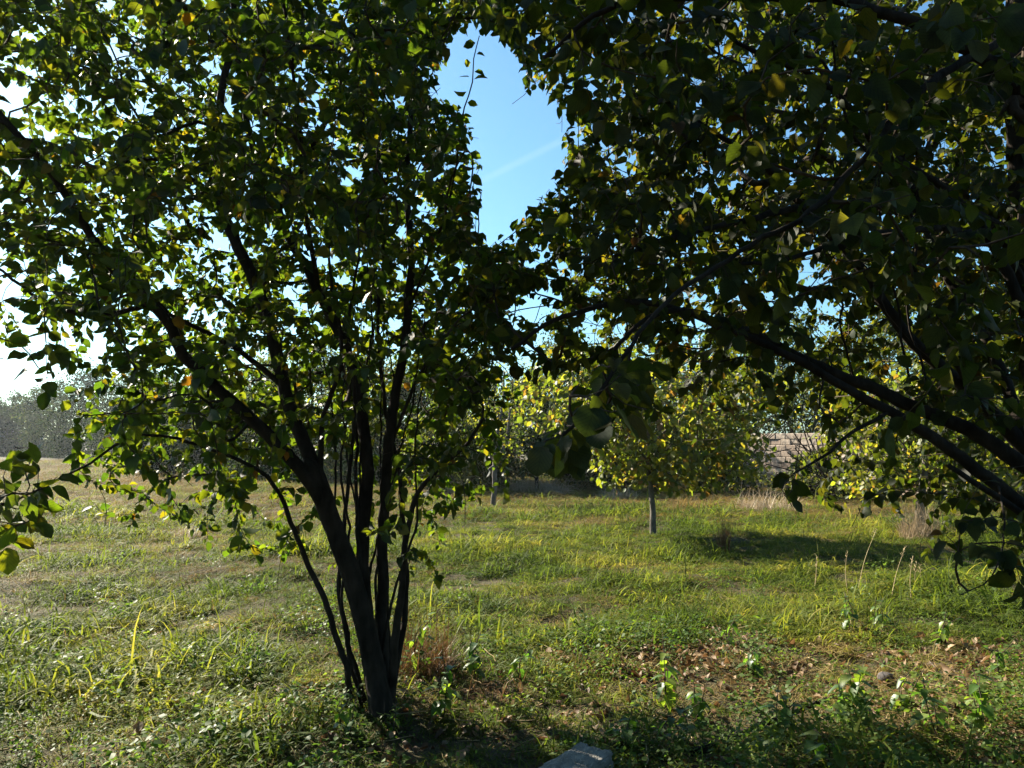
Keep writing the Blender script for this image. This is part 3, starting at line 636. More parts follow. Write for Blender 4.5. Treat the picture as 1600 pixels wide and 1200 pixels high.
small_tree('young_tree', 'sparse pale-twigged young tree in front of the block wall', b,
  [([b - [0, 0, .05], at(1356, 770, dD), at(1352, 730, dD), at(1345, 680, dD), at(1350, 620, dD)], .05, .012), ([at(1355, 760, dD), at(1310, 700, dD), at(1270, 650, dD)], .03, .008), ([at(1353, 740, dD), at(1385, 690, dD), at(1400, 640, dD)], .03, .008), ([at(1350, 720, dD), at(1320, 640, dD), at(1300, 590, dD)], .02, .006)],
  [(at(1330, 640, dD), (1.4, 1.2, .95), 1.)], 200, YP, YW, (.8, 1.2), .13, .05, seed=8, span=.5)

# ------------------------------------------------------------------ background trees and shrubs
def clump_tree(name, label, cat, px, d, h, w, pal, wts, n=1500, leaf=.2, clumps=70, lo=.0, group='trees at the back of the field', seed=1, trunk_r=.12, bare=0, shape=1.0):
    r = np.random.default_rng(seed); x = (px - 800) / FPX * d; b = np.array([x, d, float(gh(x, d))])
    root = tag(empty(name, b), label, cat, group)
    mb = MB(); top = h * .8
    tr = catmull([(0, 0, -.1), (r.normal(0, .1), r.normal(0, .1), h * .25), (r.normal(0, .2), r.normal(0, .2), h * .5), (r.normal(0, .3), 0, top)], .3)
    link('trunk', tri_mesh('trunk', *tube(tr, np.linspace(trunk_r, .02, len(tr)), 7, .05), mat=M_BARK), root)
    c0 = np.array([0, 0, lo + (h - lo) * .52]); rad = np.array([w / 2, w / 2 * .85, (h - lo) * .5])
    C = ellipsoid_points((0, 0, 0), (1, 1, 1), clumps, r, .25)
    C[:, :2] *= np.where(C[:, 2:3] > 0, 1 - .35 * C[:, 2:3] * shape, 1); C = c0 + C * rad * r.uniform(.8, 1.08, (clumps, 1))
    cr = r.uniform(.12, .22, clumps) * w
    for i in range(min(clumps, 26)):
        k = len(tr) * r.uniform(.2, .9); q = tr[int(k) % len(tr)]
        mb.add(tube(catmull([q, (q + C[i]) / 2 + [0, 0, .08 * h * r.uniform(-.5, 1)], C[i]], .5), np.linspace(.035, .008, len(catmull([q, (q + C[i]) / 2, C[i]], .5))) if False else .022, 4))
    for i in range(bare):
        a = r.uniform(0, 6.28); q = tr[int(len(tr) * r.uniform(.3, .95)) % len(tr)]; L = r.uniform(.3, .65) * w
        e = q + np.array([math.cos(a) * L, math.sin(a) * L, L * r.uniform(.2, 1.2)])
        mb.add(tube(catmull([q, (q + e) / 2 + r.normal(0, .1, 3), e], .4), .014, 4))
    tag(link('limbs', mb.mesh('limbs', M_BARK), root), None, None, None, 'stuff')
    ci = r.integers(0, clumps, n); off = nz(r.normal(size=(n, 3))) * r.uniform(0, 1, (n, 1)) ** .5 * cr[ci][:, None] * np.array([1, 1, .75])
    P = C[ci] + off; ok = P[:, 2] > .05; P = P[ok]; off = off[ok]; ci = ci[ok]; n = len(P)
    ctone = r.normal(0, .12, clumps)
    tint = pick_tints(n, pal, wts, .12, r) * (1 + ctone[ci])[:, None]
    V, F, T_, U = place(TT, P, r.normal(0, 1, (n, 3)) + [0, 0, -.3], nz(off) * 1. + r.normal(0, .35, (n, 3)) + [0, 0, .6], leaf * r.uniform(.6, 1.3, n), np.clip(tint, .01, .5), r.integers(0, 2, n))
    tag(link('crown', tri_mesh('crown', V, F, T_, U, False, M_FLEAF if d > 60 else M_BLEAF), root), None, None, None, 'stuff')
    return root
DG = [(.022, .038, .014), (.034, .050, .017), (.05, .062, .020)]
MG = [(.036, .056, .017), (.055, .076, .021), (.09, .105, .028)]
OL = [(.05, .062, .022), (.075, .085, .027), (.115, .11, .038)]
e3 = [.4, .4, .2]
spec = [
 # px, depth, h, w, palette, n, leaf, label
 (-35, 92, 7.4, 9, DG, 2600, .34, 'round hazy tree at the left end of the far tree line'),
 (18, 88, 6.6, 7, DG, 2600, .32, 'low hazy tree above the pale shed at far left'),
 (78, 84, 8.2, 6.5, MG, 2200, .30, 'wispy open-crowned tree on the far left skyline'),
 (140, 76, 8.8, 8.5, DG, 2600, .30, 'tall grey-green hazy tree right of the wispy one'),
 (225, 64, 8.0, 9, DG, 2600, .28, 'broad hazy tree behind the dark round bush'),
 (340, 40, 6.0, 6, MG, 2600, .24, 'mid-green tree between the slanting limbs and the dark bush'),
 (425, 33, 5.6, 5, MG, 2600, .22, 'dark tree seen between the two slanting limbs'),
 (505, 35, 6.2, 5, MG, 2600, .22, 'mid-green tree seen behind the thick upright limb'),
 (585, 31, 5.3, 4.6, OL, 2600, .2, 'olive tree behind the thin upright stems'),
 (665, 32, 5.6, 4.6, MG, 2800, .2, 'dark tree right of the upright stems in the back row'),
 (735, 28, 5.0, 3.4, MG, 2600, .19, 'mid-green tree behind the bent young trunk'),
 (890, 32, 6.6, 5, DG, 3000, .18, 'dark tree behind the hanging leaf cluster'),
 (975, 35, 6.4, 5, OL, 2800, .19, 'olive tree left of the utility pole'),
 (1050, 38, 6.2, 5.5, MG, 2800, .18, 'mid-green tree behind the free-standing slim tree'),
 (1140, 33, 7.0, 6, DG, 3000, .17, 'dark tree behind the left end of the block wall'),
 (1230, 31, 7.4, 5.5, MG, 3000, .17, 'green tree rising over the middle of the block wall'),
 (1330, 29, 6.6, 5.5, OL, 3000, .16, 'olive tree rising over the block wall'),
 (1420, 32, 8.0, 6.5, DG, 3000, .17, 'dark tall tree behind the right end of the wall'),
 (1520, 27, 7.0, 5.5, MG, 3000, .16, 'green tree behind the far right brush'),
 (1620, 29, 8.0, 6.5, DG, 3000, .17, 'dark tree at the right end of the back row'),
]
for i, (px_, d_, h_, w_, pal_, n_, lf_, lab_) in enumerate(spec):
    clump_tree('background_tree', lab_, 'tree', px_, d_, h_, w_, pal_, e3, int(n_ * (5.5 if d_ > 60 else 3.2)), lf_ * (.66 if d_ > 60 else .72), 120, -.18 * h_, seed=100 + i, bare=10 if pal_ is OL else 0)
clump_tree('shrub', 'dark dense round bush standing alone on the straw-coloured grass at left', 'bush', 272, 37, 4.3, 4.9, DG, e3, 7000, .2, 80, .0, None, 41, .15, 6)
clump_tree('shrub', 'leafy green bush beside the bent young trunk and the pale tussocks', 'bush', 838, 24.5, 4.1, 2.1, MG, e3, 5200, .12, 90, .5, None, 42, .07, 10, -.2)
clump_tree('shrub', 'low dull bush under the hanging leaves in front of the wall', 'bush', 925, 26, 1.5, 3.0, OL, e3, 2600, .11, 50, .0, None, 43, .05, 20)
clump_tree('shrub', 'grey twiggy bush along the foot of the wall, left part', 'bush', 1130, 24.5, .75, 3.4, OL, e3, 1500, .09, 50, .0, None, 44, .04, 26)
clump_tree('shrub', 'grey twiggy bush along the foot of the wall, right part', 'bush', 1290, 21.0, .7, 3.2, OL, e3, 1300, .09, 50, .0, None, 45, .04, 22)
clump_tree('shrub', 'brownish thicket right of the block wall', 'bush', 1545, 22, 1.9, 4.2, [(.14, .10, .05), (.10, .10, .035), (.2, .15, .08)], e3, 3400, .1, 60, .0, None, 46, .05, 60)
SG = [(.06, .078, .018), (.085, .10, .022), (.13, .13, .028)]
for i_, (px_, d_, h_, w_, lab_) in enumerate([(690, 25, 3.0, 2.6, 'yellow-green shrub left of the bent young trunk'), (765, 26, 3.4, 2.4, 'loose green shrub directly behind the bent young trunk'), (905, 27, 3.6, 2.8, 'yellow-green shrub behind the hanging leaf cluster'),
    (990, 25, 3.4, 2.8, 'bushy shrub just left behind the free-standing slim tree'), (1085, 24, 3.0, 2.6, 'bushy shrub just right behind the free-standing slim tree'), (1275, 22, 1.3, 1.6, 'loose low shrub before the middle of the block wall'),
    (1390, 21, 3.0, 2.6, 'yellow-green shrub before the right part of the block wall'), (1500, 20, 3.2, 2.8, 'leafy shrub left of the brownish thicket'), (1600, 19, 3.0, 2.6, 'leafy shrub at the right edge of the picture'),
    (430, 34, 2.7, 4.5, 'low dark shrub seen below the slanting limbs'), (590, 31, 2.6, 4.0, 'low shrub seen between the thin upright stems'), (345, 36, 2.8, 3.6, 'green shrub right of the dark round bush')]):
    clump_tree('shrub', lab_, 'bush', px_, d_, h_, w_, SG, e3, 4600, .13 if d_ < 30 else .18, 70, -.3, 'shrubs along the back of the clearing', 300 + i_, .045, 14)
clump_tree('shrub', 'low dark hedge bush beside the pale shed', 'bush', 68, 80, 1.6, 4.5, DG, e3, 1500, .2, 40, .0, None, 47, .08, 0)

clump_tree('background_tree', 'unseen dense tree added behind the viewpoint on the left for shade', 'tree', 1300, -6.5, 7.5, 7.5, DG, e3, 9000, .22, 90, .6, 'shade trees added behind the viewpoint', 60)  # out of view, added only to shade the canopy front
clump_tree('background_tree', 'unseen dense tree added behind the viewpoint on the right for shade', 'tree', -100, -6.0, 7.5, 7.5, DG, e3, 9000, .22, 90, .6, 'shade trees added behind the viewpoint', 61)  # second added tree, never in frame, blocks sky fill from behind the camera

# ------------------------------------------------------------------ block wall
def wall():
    d = 29.5; x0 = (1088 - 800) / FPX * d; y0 = d
    root = tag(empty('block_wall', (x0, y0, float(gh(x0, y0)) - .05), R(-55)), 'wall of pinkish stone blocks behind the dry grass on the right', 'wall')
    m, N, L, out = newmat('shell_limestone')
    oi = N.new('ShaderNodeObjectInfo'); geo = N.new('ShaderNodeNewGeometry')
    n1 = nnode(N, 'ShaderNodeTexNoise'); n1.inputs['Scale'].default_value = 9; n1.inputs['Detail'].default_value = 8; L.new(geo.outputs['Position'], n1.inputs['Vector'])
    c = mixc(N, L, oi.outputs['Random'], (.34, .25, .19), (.52, .43, .34)); c = mixc(N, L, mathn(N, L, 'MULTIPLY_ADD', n1.outputs[0], 1.6, -.5), mixc(N, L, 1., c, (.6, .6, .6), 'MULTIPLY'), c)
    p = nnode(N, 'ShaderNodeBsdfPrincipled'); L.new(c, p.inputs['Base Color']); p.inputs['Roughness'].default_value = .95
    bp = nnode(N, 'ShaderNodeBump'); bp.inputs['Distance'].default_value = .02; L.new(n1.outputs[0], bp.inputs['Height']); L.new(bp.outputs[0], p.inputs['Normal']); L.new(p.outputs[0], out.inputs[0])
    BL, BH, BD = .385, .188, .2; meshes = []
    for v in range(6):
        V = np.array([(sx * BL / 2, sy * BD / 2, sz * BH / 2) for sx in (-1, 1) for sy in (-1, 1) for sz in (-1, 1)]); c_ = .012
        VV = []
        for q in V:
            for ax in range(3):
                e = q.copy(); 
                for a2 in range(3):
                    if a2 != ax: e[a2] -= math.copysign(c_, e[a2])
                VV.append(e + rng.normal(0, .003, 3))
        bm_ = bpy.data.meshes.new('brick'); import bmesh
        b2 = bmesh.new(); vs = [b2.verts.new(q) for q in VV]; bmesh.ops.convex_hull(b2, input=vs); b2.to_mesh(bm_); b2.free(); bm_.materials.append(m); meshes.append(bm_)
    for row in range(10):
        for j in range(30):
            if row == 9 and rng.uniform() < .12: continue
            o = link('block', meshes[rng.integers(0, 6)], root); o.location = (j * .4 + (row % 2) * .2 + rng.normal(0, .004), rng.normal(0, .008), .1 + row * .2); o.rotation_euler = (rng.normal(0, .01), rng.normal(0, .006), rng.normal(0, .012))
    V = np.array([(sx, sy, sz) for sx in (-.19, 11.95) for sy in (-.08, .08) for sz in (-.15, 1.86)], float)
    F = [(0, 1, 3), (0, 3, 2), (4, 6, 7), (4, 7, 5), (0, 4, 5), (0, 5, 1), (2, 3, 7), (2, 7, 6), (1, 5, 7), (1, 7, 3), (0, 2, 6), (0, 6, 4)]
    link('mortar', tri_mesh('mortar', V, F, smooth=False, mat=bark_mat('mortar', (.09, .075, .06), (.14, .12, .10), 20, .3)), root)
wall()

def box_vf(sx, sy, sz, c=(0, 0, 0)):
    V = np.array([(a * sx / 2 + c[0], b_ * sy / 2 + c[1], e * sz / 2 + c[2]) for a in (-1, 1) for b_ in (-1, 1) for e in (-1, 1)], float)
    return V, np.array([(0, 1, 3), (0, 3, 2), (4, 6, 7), (4, 7, 5), (0, 4, 5), (0, 5, 1), (2, 3, 7), (2, 7, 6), (1, 5, 7), (1, 7, 3), (0, 2, 6), (0, 6, 4)])

def shed():
    d = 90.; x = (24 - 800) / FPX * d; root = tag(empty('shed', (x, d, 0), R(18)), 'small pale blue shed far off at the left edge', 'shed')
    mw = bark_mat('pale_blue_render', (.42, .48, .55), (.52, .58, .64), 2, .05); mr = bark_mat('grey_roofing', (.22, .23, .25), (.32, .33, .35), 3, .1); md = bark_mat('dark_door', (.07, .06, .05), (.11, .09, .08), 4, .1)
    V = np.array([(-2.6, -1.6, 0), (2.6, -1.6, 0), (2.6, 1.6, 0), (-2.6, 1.6, 0), (-2.6, -1.6, 2.1), (2.6, -1.6, 2.1), (2.6, 1.6, 2.1), (-2.6, 1.6, 2.1), (-2.6, 0, 2.75), (2.6, 0, 2.75)], float)
    F = [(0, 1, 5), (0, 5, 4), (2, 3, 7), (2, 7, 6), (1, 2, 6), (1, 6, 5), (5, 6, 9), (3, 0, 4), (3, 4, 7), (7, 4, 8)]
    link('wall', tri_mesh('wall', V, F, smooth=False, mat=mw), root)
    for s in (-1, 1):
        V = np.array([(-2.8, s * 1.85, 2.03), (2.8, s * 1.85, 2.03), (2.8, 0, 2.79), (-2.8, 0, 2.79)]); V = np.vstack([V, V + [0, 0, .07]])
        F = [(4, 5, 6), (4, 6, 7), (0, 2, 1), (0, 3, 2), (0, 1, 5), (0, 5, 4), (1, 2, 6), (1, 6, 5), (3, 0, 4), (3, 4, 7), (2, 3, 7), (2, 7, 6)]
        link('roof', tri_mesh('roof', V, F, smooth=False, mat=mr), root)
    link('door', tri_mesh('door', *box_vf(.9, .06, 1.9, (.6, -1.62, .95)), smooth=False, mat=md), root)
    link('window', tri_mesh('window', *box_vf(.8, .06, .7, (-1.2, -1.62, 1.35)), smooth=False, mat=md), root)
shed()

def pole():
    d = 44.; x = (1096 - 800) / FPX * d; root = tag(empty('utility_pole', (x, d, 0)), 'slim grey utility pole far off between the trees', 'pole')
    link('post', tri_mesh('post', *tube([(0, 0, -.3), (0, 0, 3), (0, 0, 7.6)], [.12, .11, .08], 10), mat=bark_mat('grey_concrete_post', (.36, .37, .38), (.46, .47, .48), 6, .1)), root)
    link('crossarm', tri_mesh('crossarm', *box_vf(1.3, .09, .09, (0, -.11, 7.2)), smooth=False, mat=M_BARK2), root)
pole()

# ------------------------------------------------------------------ air
def haze():
    V, F = box_vf(260, 260, 13.0, (0, 100, 5.0)); m = bpy.data.materials.new('haze'); m.use_nodes = True; nt = m.node_tree
    for q in list(nt.nodes): nt.nodes.remove(q)
    out = nt.nodes.new('ShaderNodeOutputMaterial'); v = nt.nodes.new('ShaderNodeVolumePrincipled'); v.inputs['Color'].default_value = (.86, .93, 1, 1); v.inputs['Density'].default_value = .0003; v.inputs['Anisotropy'].default_value = .45
    nt.links.new(v.outputs[0], out.inputs['Volume'])
    tag(link('haze', tri_mesh('haze', V, F, smooth=False, mat=m)), 'thin morning haze over the field', None, None, 'stuff')
HAZE = True
if HAZE: haze()

# ------------------------------------------------------------------ grass and ground cover
def blades(n, rad, hmin, hmax, wid, lean, seed, segs=3, droop=1.0):
    r = np.random.default_rng(seed); mb = MB()
    for i in range(n):
        a = r.uniform(0, 6.28); q = rad * math.sqrt(r.uniform()); L = r.uniform(hmin, hmax); az = r.uniform(0, 6.28); ln = r.uniform(*lean); w = wid * r.uniform(.6, 1.3)
        p = np.array([q * math.cos(a), q * math.sin(a), -.01]); d = np.array([math.sin(ln) * math.cos(az), math.sin(ln) * math.sin(az), math.cos(ln)]); side = np.array([-math.sin(az), math.cos(az), 0]); tw = r.uniform(-.8, .8)
        side = side * math.cos(tw) + np.array([0, 0, 1]) * math.sin(tw) * .5
        V = []
        for k in range(segs + 1):
            t = k / segs; ww = w * (1 - t ** 1.6) * .5
            if k < segs: V += [p - side * ww, p + side * ww]
            else: V += [p]
            d = nz(d + np.array([0, 0, -1]) * .45 * droop * r.uniform(.4, 1.2)); p = p + d * L / segs
            if p[2] < .006: p[2] = .006 + r.uniform(0, .012)
        F = []
        for k in range(segs - 1): F += [(2 * k, 2 * k + 1, 2 * k + 3), (2 * k, 2 * k + 3, 2 * k + 2)]
        F.append((2 * segs - 2, 2 * segs - 1, 2 * segs)); mb.add((np.array(V), np.array(F)))
    return mb

def herb(n, rad, h, size, seed):
    r = np.random.default_rng(seed); P = np.stack([r.normal(0, rad * .5, n), r.normal(0, rad * .5, n), r.uniform(.01, h, n)], 1)
    V, F, T_, U = place(TT, P, r.normal(0, 1, (n, 3)) * [1, 1, .4], np.array([0, 0, 1.]) + r.normal(0, .45, (n, 3)), size * r.uniform(.5, 1.3, n), np.ones((n, 3)), r.integers(0, 2, n))
    return V, F

def collection(name, meshes):
    c = bpy.data.collections.new(name)
    for i, me in enumerate(meshes):
        o = bpy.data.objects.new('%s_%02d' % (name, i), me); c.objects.link(o)
    return c

def scatter(name, label, pts, scale, idx, col, tilt=.12, seed=0):
    r = np.random.default_rng(seed); n = len(pts)
    me = bpy.data.meshes.new(name); me.vertices.add(n); me.vertices.foreach_set('co', np.ascontiguousarray(pts, np.float32).ravel())
    a = me.attributes.new('rot', 'FLOAT_VECTOR', 'POINT'); rot = np.stack([r.normal(0, tilt, n), r.normal(0, tilt, n), r.uniform(0, 6.28, n)], 1); a.data.foreach_set('vector', rot.astype(np.float32).ravel())
    a = me.attributes.new('scl', 'FLOAT', 'POINT'); a.data.foreach_set('value', np.asarray(scale, np.float32))
    a = me.attributes.new('idx', 'INT', 'POINT'); a.data.foreach_set('value', np.asarray(idx, np.int32))
    o = tag(link(name, me), label, None, None, 'stuff')
    ng = bpy.data.node_groups.new(name + '_scatter', 'GeometryNodeTree')
    ng.interface.new_socket('Geometry', in_out='INPUT', socket_type='NodeSocketGeometry'); ng.interface.new_socket('Geometry', in_out='OUTPUT', socket_type='NodeSocketGeometry')
    N, L = ng.nodes, ng.links; gi, go = N.new('NodeGroupInput'), N.new('NodeGroupOutput')
    ci = N.new('GeometryNodeCollectionInfo'); ci.inputs['Collection'].default_value = col; ci.inputs['Separate Children'].default_value = True; ci.inputs['Reset Children'].default_value = True
    ip = N.new('GeometryNodeInstanceOnPoints'); ip.inputs['Pick Instance'].default_value = True
    def na(nm, t):
        x = N.new('GeometryNodeInputNamedAttribute'); x.data_type = t; x.inputs['Name'].default_value = nm; return x.outputs['Attribute']
    er = N.new('FunctionNodeEulerToRotation'); L.new(na('rot', 'FLOAT_VECTOR'), er.inputs[0])
    L.new(gi.outputs[0], ip.inputs['Points']); L.new(ci.outputs[0], ip.inputs['Instance']); L.new(na('idx', 'INT'), ip.inputs['Instance Index']); L.new(er.outputs[0], ip.inputs['Rotation']); L.new(na('scl', 'FLOAT'), ip.inputs['Scale'])
    L.new(ip.outputs[0], go.inputs[0])
    md = o.modifiers.new('scatter', 'NODES'); md.node_group = ng
    return o

def field(seed, f):
    r = np.random.default_rng(seed); k = [(r.normal(0, f), r.normal(0, f), r.uniform(0, 6.28)) for _ in range(9)]
    return lambda x, y: sum(np.sin(a * x + b_ * y + c) for a, b_, c in k) / 3.0
fA, fB, fC, fD = field(1, 1.0), field(2, 2.6), field(3, .5), field(9, 5.2)

def sample(bands, seed):
    r = np.random.default_rng(seed); out = []
    for y0, y1, dens in bands:
        n = int(dens * (y1 - y0) * (1.42 * (y0 + y1) / 2 + 2.4)); y = np.sqrt(r.uniform(y0 ** 2, y1 ** 2, n)); x = r.uniform(-1, 1, n) * (.71 * y + 1.2); out.append(np.stack([x, y], 1))
    P = np.vstack(out); return P, r
def clear(P): return ((P[:, 0] - .2) ** 2 + (P[:, 1] - 3.5) ** 2) > .30 ** 2
def lift(P): return np.column_stack([P, gh(P[:, 0], P[:, 1])])
def under_right(x, y): return np.clip((x - .1) / .8, 0, 1) * np.clip((6.6 - y) / 1.2, 0, 1)      # leaf-strewn ground below the hazel
def under_left(x, y): return np.exp(-(((x + .6) / 1.0) ** 2 + ((y - 4.4) / .8) ** 2))

G = [blades(50, .16, .06, .19, .0075, (.15, 1.3), 200 + i, 4, 1.5).mesh('grass_tuft', M_GRASS) for i in range(6)] + [blades(48, .14, .11, .25, .0075, (.05, .9), 220 + i, 5, 1.5).mesh('grass_tuft', M_GRASS) for i in range(4)]
cG = collection('grass_tuft', G)
P, r = sample([(3.0, 7, 150), (7, 14, 95), (14, 30, 36), (30, 62, 9)], 51)
x, y = P.T; dry = fC(x, y) * .5 + np.clip((y - 14) / 7, 0, 1.0) + .05 * np.clip(-x / 5, 0, 1)
pr = np.clip(1.0 + .45 * fD(x, y) * (y < 20) - .2 * fB(x, y) - .55 * np.clip(dry, 0, 1.2), .08, 1) * (1 - .85 * under_right(x, y)) * (1 - .6 * under_left(x, y)) * (1 - .72 * np.clip((y - 14.5) / 5, 0, 1) * np.clip(.75 + .5 * fA(x, y), 0, 1))
kp = (r.uniform(size=len(P)) < pr) & clear(P); P = P[kp]; x, y = P.T; n = len(P)
sc = r.uniform(.7, 1.25, n) * (1 + .4 * np.clip(fB(x, y), -.9, 1.1)) * np.where(y < 20, 1 + .6 * np.clip(fD(x, y), -.85, 1.2), 1) * np.where(y > 14, 1.35, 1) * np.where(y > 30, 1.6, 1)
scatter('grass', 'short green and yellowing grass covering the field', lift(P), sc, np.where(r.uniform(size=n) < np.clip(.10 + .35 * fB(x, y), .02, .7), r.integers(6, 10, n), r.integers(0, 6, n)), cG, seed=1)

S_ = [blades(34, .2, .10, .34, .0055, (.6, 1.5), 300 + i, 5, 1.1).mesh('dry_tuft', M_STRAW) for i in range(5)]
cS = collection('dry_tuft', S_)
P, r = sample([(3.0, 7, 70), (7, 14, 44), (14, 30, 34), (30, 64, 12)], 52)
x, y = P.T; dry = .31 + fC(x, y) * .3 + .25 * fA(x, y) + np.clip((y - 13) / 7, 0, .9) + .35 * under_right(x, y)
kp = (r.uniform(size=len(P)) < np.clip(dry, .1, 1)) & clear(P); P = P[kp]; x, y = P.T; n = len(P)
scatter('dry_grass', 'flattened straw-coloured grass lying among the green', lift(P), r.uniform(.7, 1.25, n) * np.where(y > 14, 1.35, 1) * np.where(y > 30, 1.6, 1), r.integers(0, 5, n), cS, seed=2)

Hb = [tri_mesh('herb_patch', *herb(70, .16, .07 + .02 * i, .019, 400 + i), mat=M_HERB) for i in range(4)] + [tri_mesh('herb_patch', *herb(60, .13, .20, .030, 410 + i), mat=M_HERB) for i in range(3)]
cH = collection('herb_patch', Hb)
P, r = sample([(3.0, 6.8, 62), (6.8, 10, 12)], 53)
x, y = P.T; pr = np.clip(.15 + .34 * under_right(x, y) + .5 * np.clip((5.6 - y) / 1.2, 0, 1) + .3 * fB(x, y), .03, 1)
kp = (r.uniform(size=len(P)) < pr * (1 - .7 * under_left(x, y))) & clear(P); P = P[kp]; n = len(P)
scatter('ground_cover', 'low small-leaved weeds carpeting the near ground', lift(P), r.uniform(.6, 1.2, n), r.integers(0, 7, n), cH, seed=3)

LIT = []
for i in range(7):
    tv, tf, tu = leaf_template(.07, .05, 4, .45, .75, [.9, -.7, 1.3, .4, -1.1, .6, 1.0][i], [.6, -.9, 1.2, .3, .8, -.5, 1.5][i], .12, seed=30 + i, wave=.05)
    LIT.append(tri_mesh('dead_leaf', tv + [0, 0, .012], tf, np.tile([[.13, .075, .038], [.19, .12, .065], [.09, .05, .026], [.26, .18, .10], [.15, .08, .04], [.21, .14, .08], [.08, .05, .03]][i], (len(tv), 1)), tu, True, M_DRYLEAF))
cL = collection('dead_leaf', LIT)
P, r = sample([(3.0, 6.8, 1500)], 54)
x, y = P.T; pr = np.clip(.02 + .75 * under_right(x, y) * np.clip(.45 + .5 * fA(x, y) + .5 * np.clip((x - 1.5) / 1.5, 0, 1), 0, 1) + .10 * under_left(x, y), 0, 1)
kp = (r.uniform(size=len(P)) < pr) & clear(P); P = P[kp]; n = len(P)
scatter('leaf_litter', 'brown fallen leaves strewn under the right-hand tree', lift(P) + np.column_stack([np.zeros((n, 2)), r.uniform(0, .02, n)]), r.uniform(.35, 1.1, n), r.integers(0, 7, n), cL, .5, seed=4)

TW = []
for i in range(5):
    q_ = np.cumsum(np.vstack([[0, 0, .006], rng.normal(0, .012, (5, 3)) * [1, 1, .35] + [.04 + .008 * i, 0, .002]]), 0); q_[:, 2] = np.abs(q_[:, 2]) + .004
    TW.append(tri_mesh('dead_twig', *tube(q_, np.linspace(.0035, .0015, 6), 5), mat=M_TWIG if i < 2 else M_STALK))
cT = collection('dead_twig', TW)
P, r = sample([(3.0, 6.8, 70)], 55); x, y = P.T
kp = (r.uniform(size=len(P)) < .08 + .7 * under_right(x, y) + .5 * under_left(x, y)) & clear(P); P = P[kp]; n = len(P)
scatter('fallen_twigs', 'thin dead twigs scattered through the leaf litter', lift(P) + [0, 0, .004], r.uniform(.35, .95, n), r.integers(0, 5, n), cT, .12, seed=5)

# ------------------------------------------------------------------ tussocks, weeds, stalks
def tussock(px, py, wid, hgt, mat, label, cat='tussock', n=260, seed=1, lean=(.1, 1.1), droop=1.2, name='dry_tussock', bw=.005):
    b_ = on_ground(px, py); mb = blades(n, wid * .32, hgt * .7, hgt * 1.6, bw, lean, seed, 5, droop)
    root = tag(link(name, mb.mesh(name, mat), None, b_), label, cat); return root
tussock(662, 1050, .62, .34, M_RUST, 'rust-brown dry grass clump just right of the main trunk', n=520, seed=61, lean=(.0, .8), droop=.7)
tussock(775, 1085, .6, .17, M_RUST, 'low brown matted clump in the shade right of the trunk', n=360, seed=62)
tussock(294, 838, .75, .26, M_PALE, 'greyish dry tuft alone in the sunny grass on the left', n=420, seed=63, bw=.008)
tussock(828, 768, 2.3, .6, M_PALE, 'large pale dry grass mound near the bent young trunk', n=900, seed=64, bw=.016, droop=1.0)
tussock(868, 772, 1.2, .75, M_PALE, 'rounded pinkish dry tuft right of the large pale mound', n=700, seed=65, bw=.014, droop=1.5)
tussock(1132, 866, .26, .42, M_RUST, 'upright reddish dry weed tuft standing in the mid grass', n=170, seed=66, lean=(0, .35), droop=.35, bw=.008)
tussock(1180, 962, .62, .22, M_GRASS, 'drooping dark green grass tussock right of centre', n=420, seed=67, name='grass_tussock', bw=.007)
tussock(1195, 800, 2.2, .5, M_PALE, 'long dry brush heap below the wall', n=700, seed=68, bw=.012, droop=.8)
tussock(965, 778, 1.8, .4, M_PALE, 'low pale dry mat left of the free-standing slim tree', n=600, seed=73, bw=.012, droop=1.0)
tussock(1085, 792, 1.6, .35, M_STRAW, 'straw-yellow dry mat right of the free-standing slim tree', n=500, seed=74, bw=.011)
tussock(700, 772, 1.4, .55, M_PALE, 'pinkish dry grass clump left of the bent young trunk', n=500, seed=75, bw=.012, droop=.8)
tussock(1438, 842, 1.0, .55, M_PALE, 'dry twiggy grass around the pale trunk far right', n=500, seed=69, bw=.008, droop=.5, lean=(0, .7))
tussock(905, 1050, .5, .16, M_STRAW, 'straw-coloured tuft in the grass before the dark stone block', n=260, seed=70)
tussock(1285, 1010, .6, .15, M_STRAW, 'flattened straw mat at the edge of the bare soil patch', n=320, seed=71, lean=(.8, 1.5))
tussock(955, 1003, .4, .22, M_GRASS, 'bright green grass clump in the centre of the near field', n=240, seed=72, name='grass_tussock', lean=(0, .7), droop=.6)

def stalk(px, py, tx, ty, label):
    b_ = on_ground(px, py); d_ = float(proj(b_)[2][0]); e = at(tx, ty, d_ + random.uniform(-.1, .1)); L = np.linalg.norm(e - b_)
    c = catmull([(0, 0, -.02), (e - b_) * .5 + [random.uniform(-.02, .02), .02, 0], e - b_], .05)
    root = tag(empty('dry_stalk', b_), label, 'stalk', 'dry stalks in the grass')
    link('stem', tri_mesh('stem', *tube(c, np.linspace(.0045, .002, len(c)), 5), mat=M_STALK), root)
    mb = MB()
    for i in range(9):
        a = random.uniform(0, 6.28); q = c[-1] - (c[-1] - c[-2]) * i * .25; f = q + np.array([math.cos(a) * .02, math.sin(a) * .02, .02]); mb.add(tube([q, f], [.003, .002], 4))
    link('seed_head', mb.mesh('seed_head', M_STALK), root)
stalk(1340, 925, 1369, 828, 'tall straight dry stalk leaning right, tallest in the near grass')
stalk(1392, 935, 1414, 856, 'pale dry stalk leaning right beside the stalk cluster')
stalk(1424, 938, 1426, 872, 'leftmost upright stalk of the brown stalk cluster')
stalk(1436, 930, 1432, 880, 'second upright stalk from the left in the brown cluster')
stalk(1444, 925, 1437, 882, 'rightmost upright stalk of the brown cluster')
stalk(1326, 930, 1324, 862, 'thin vertical stalk left of the tallest dry stalk')
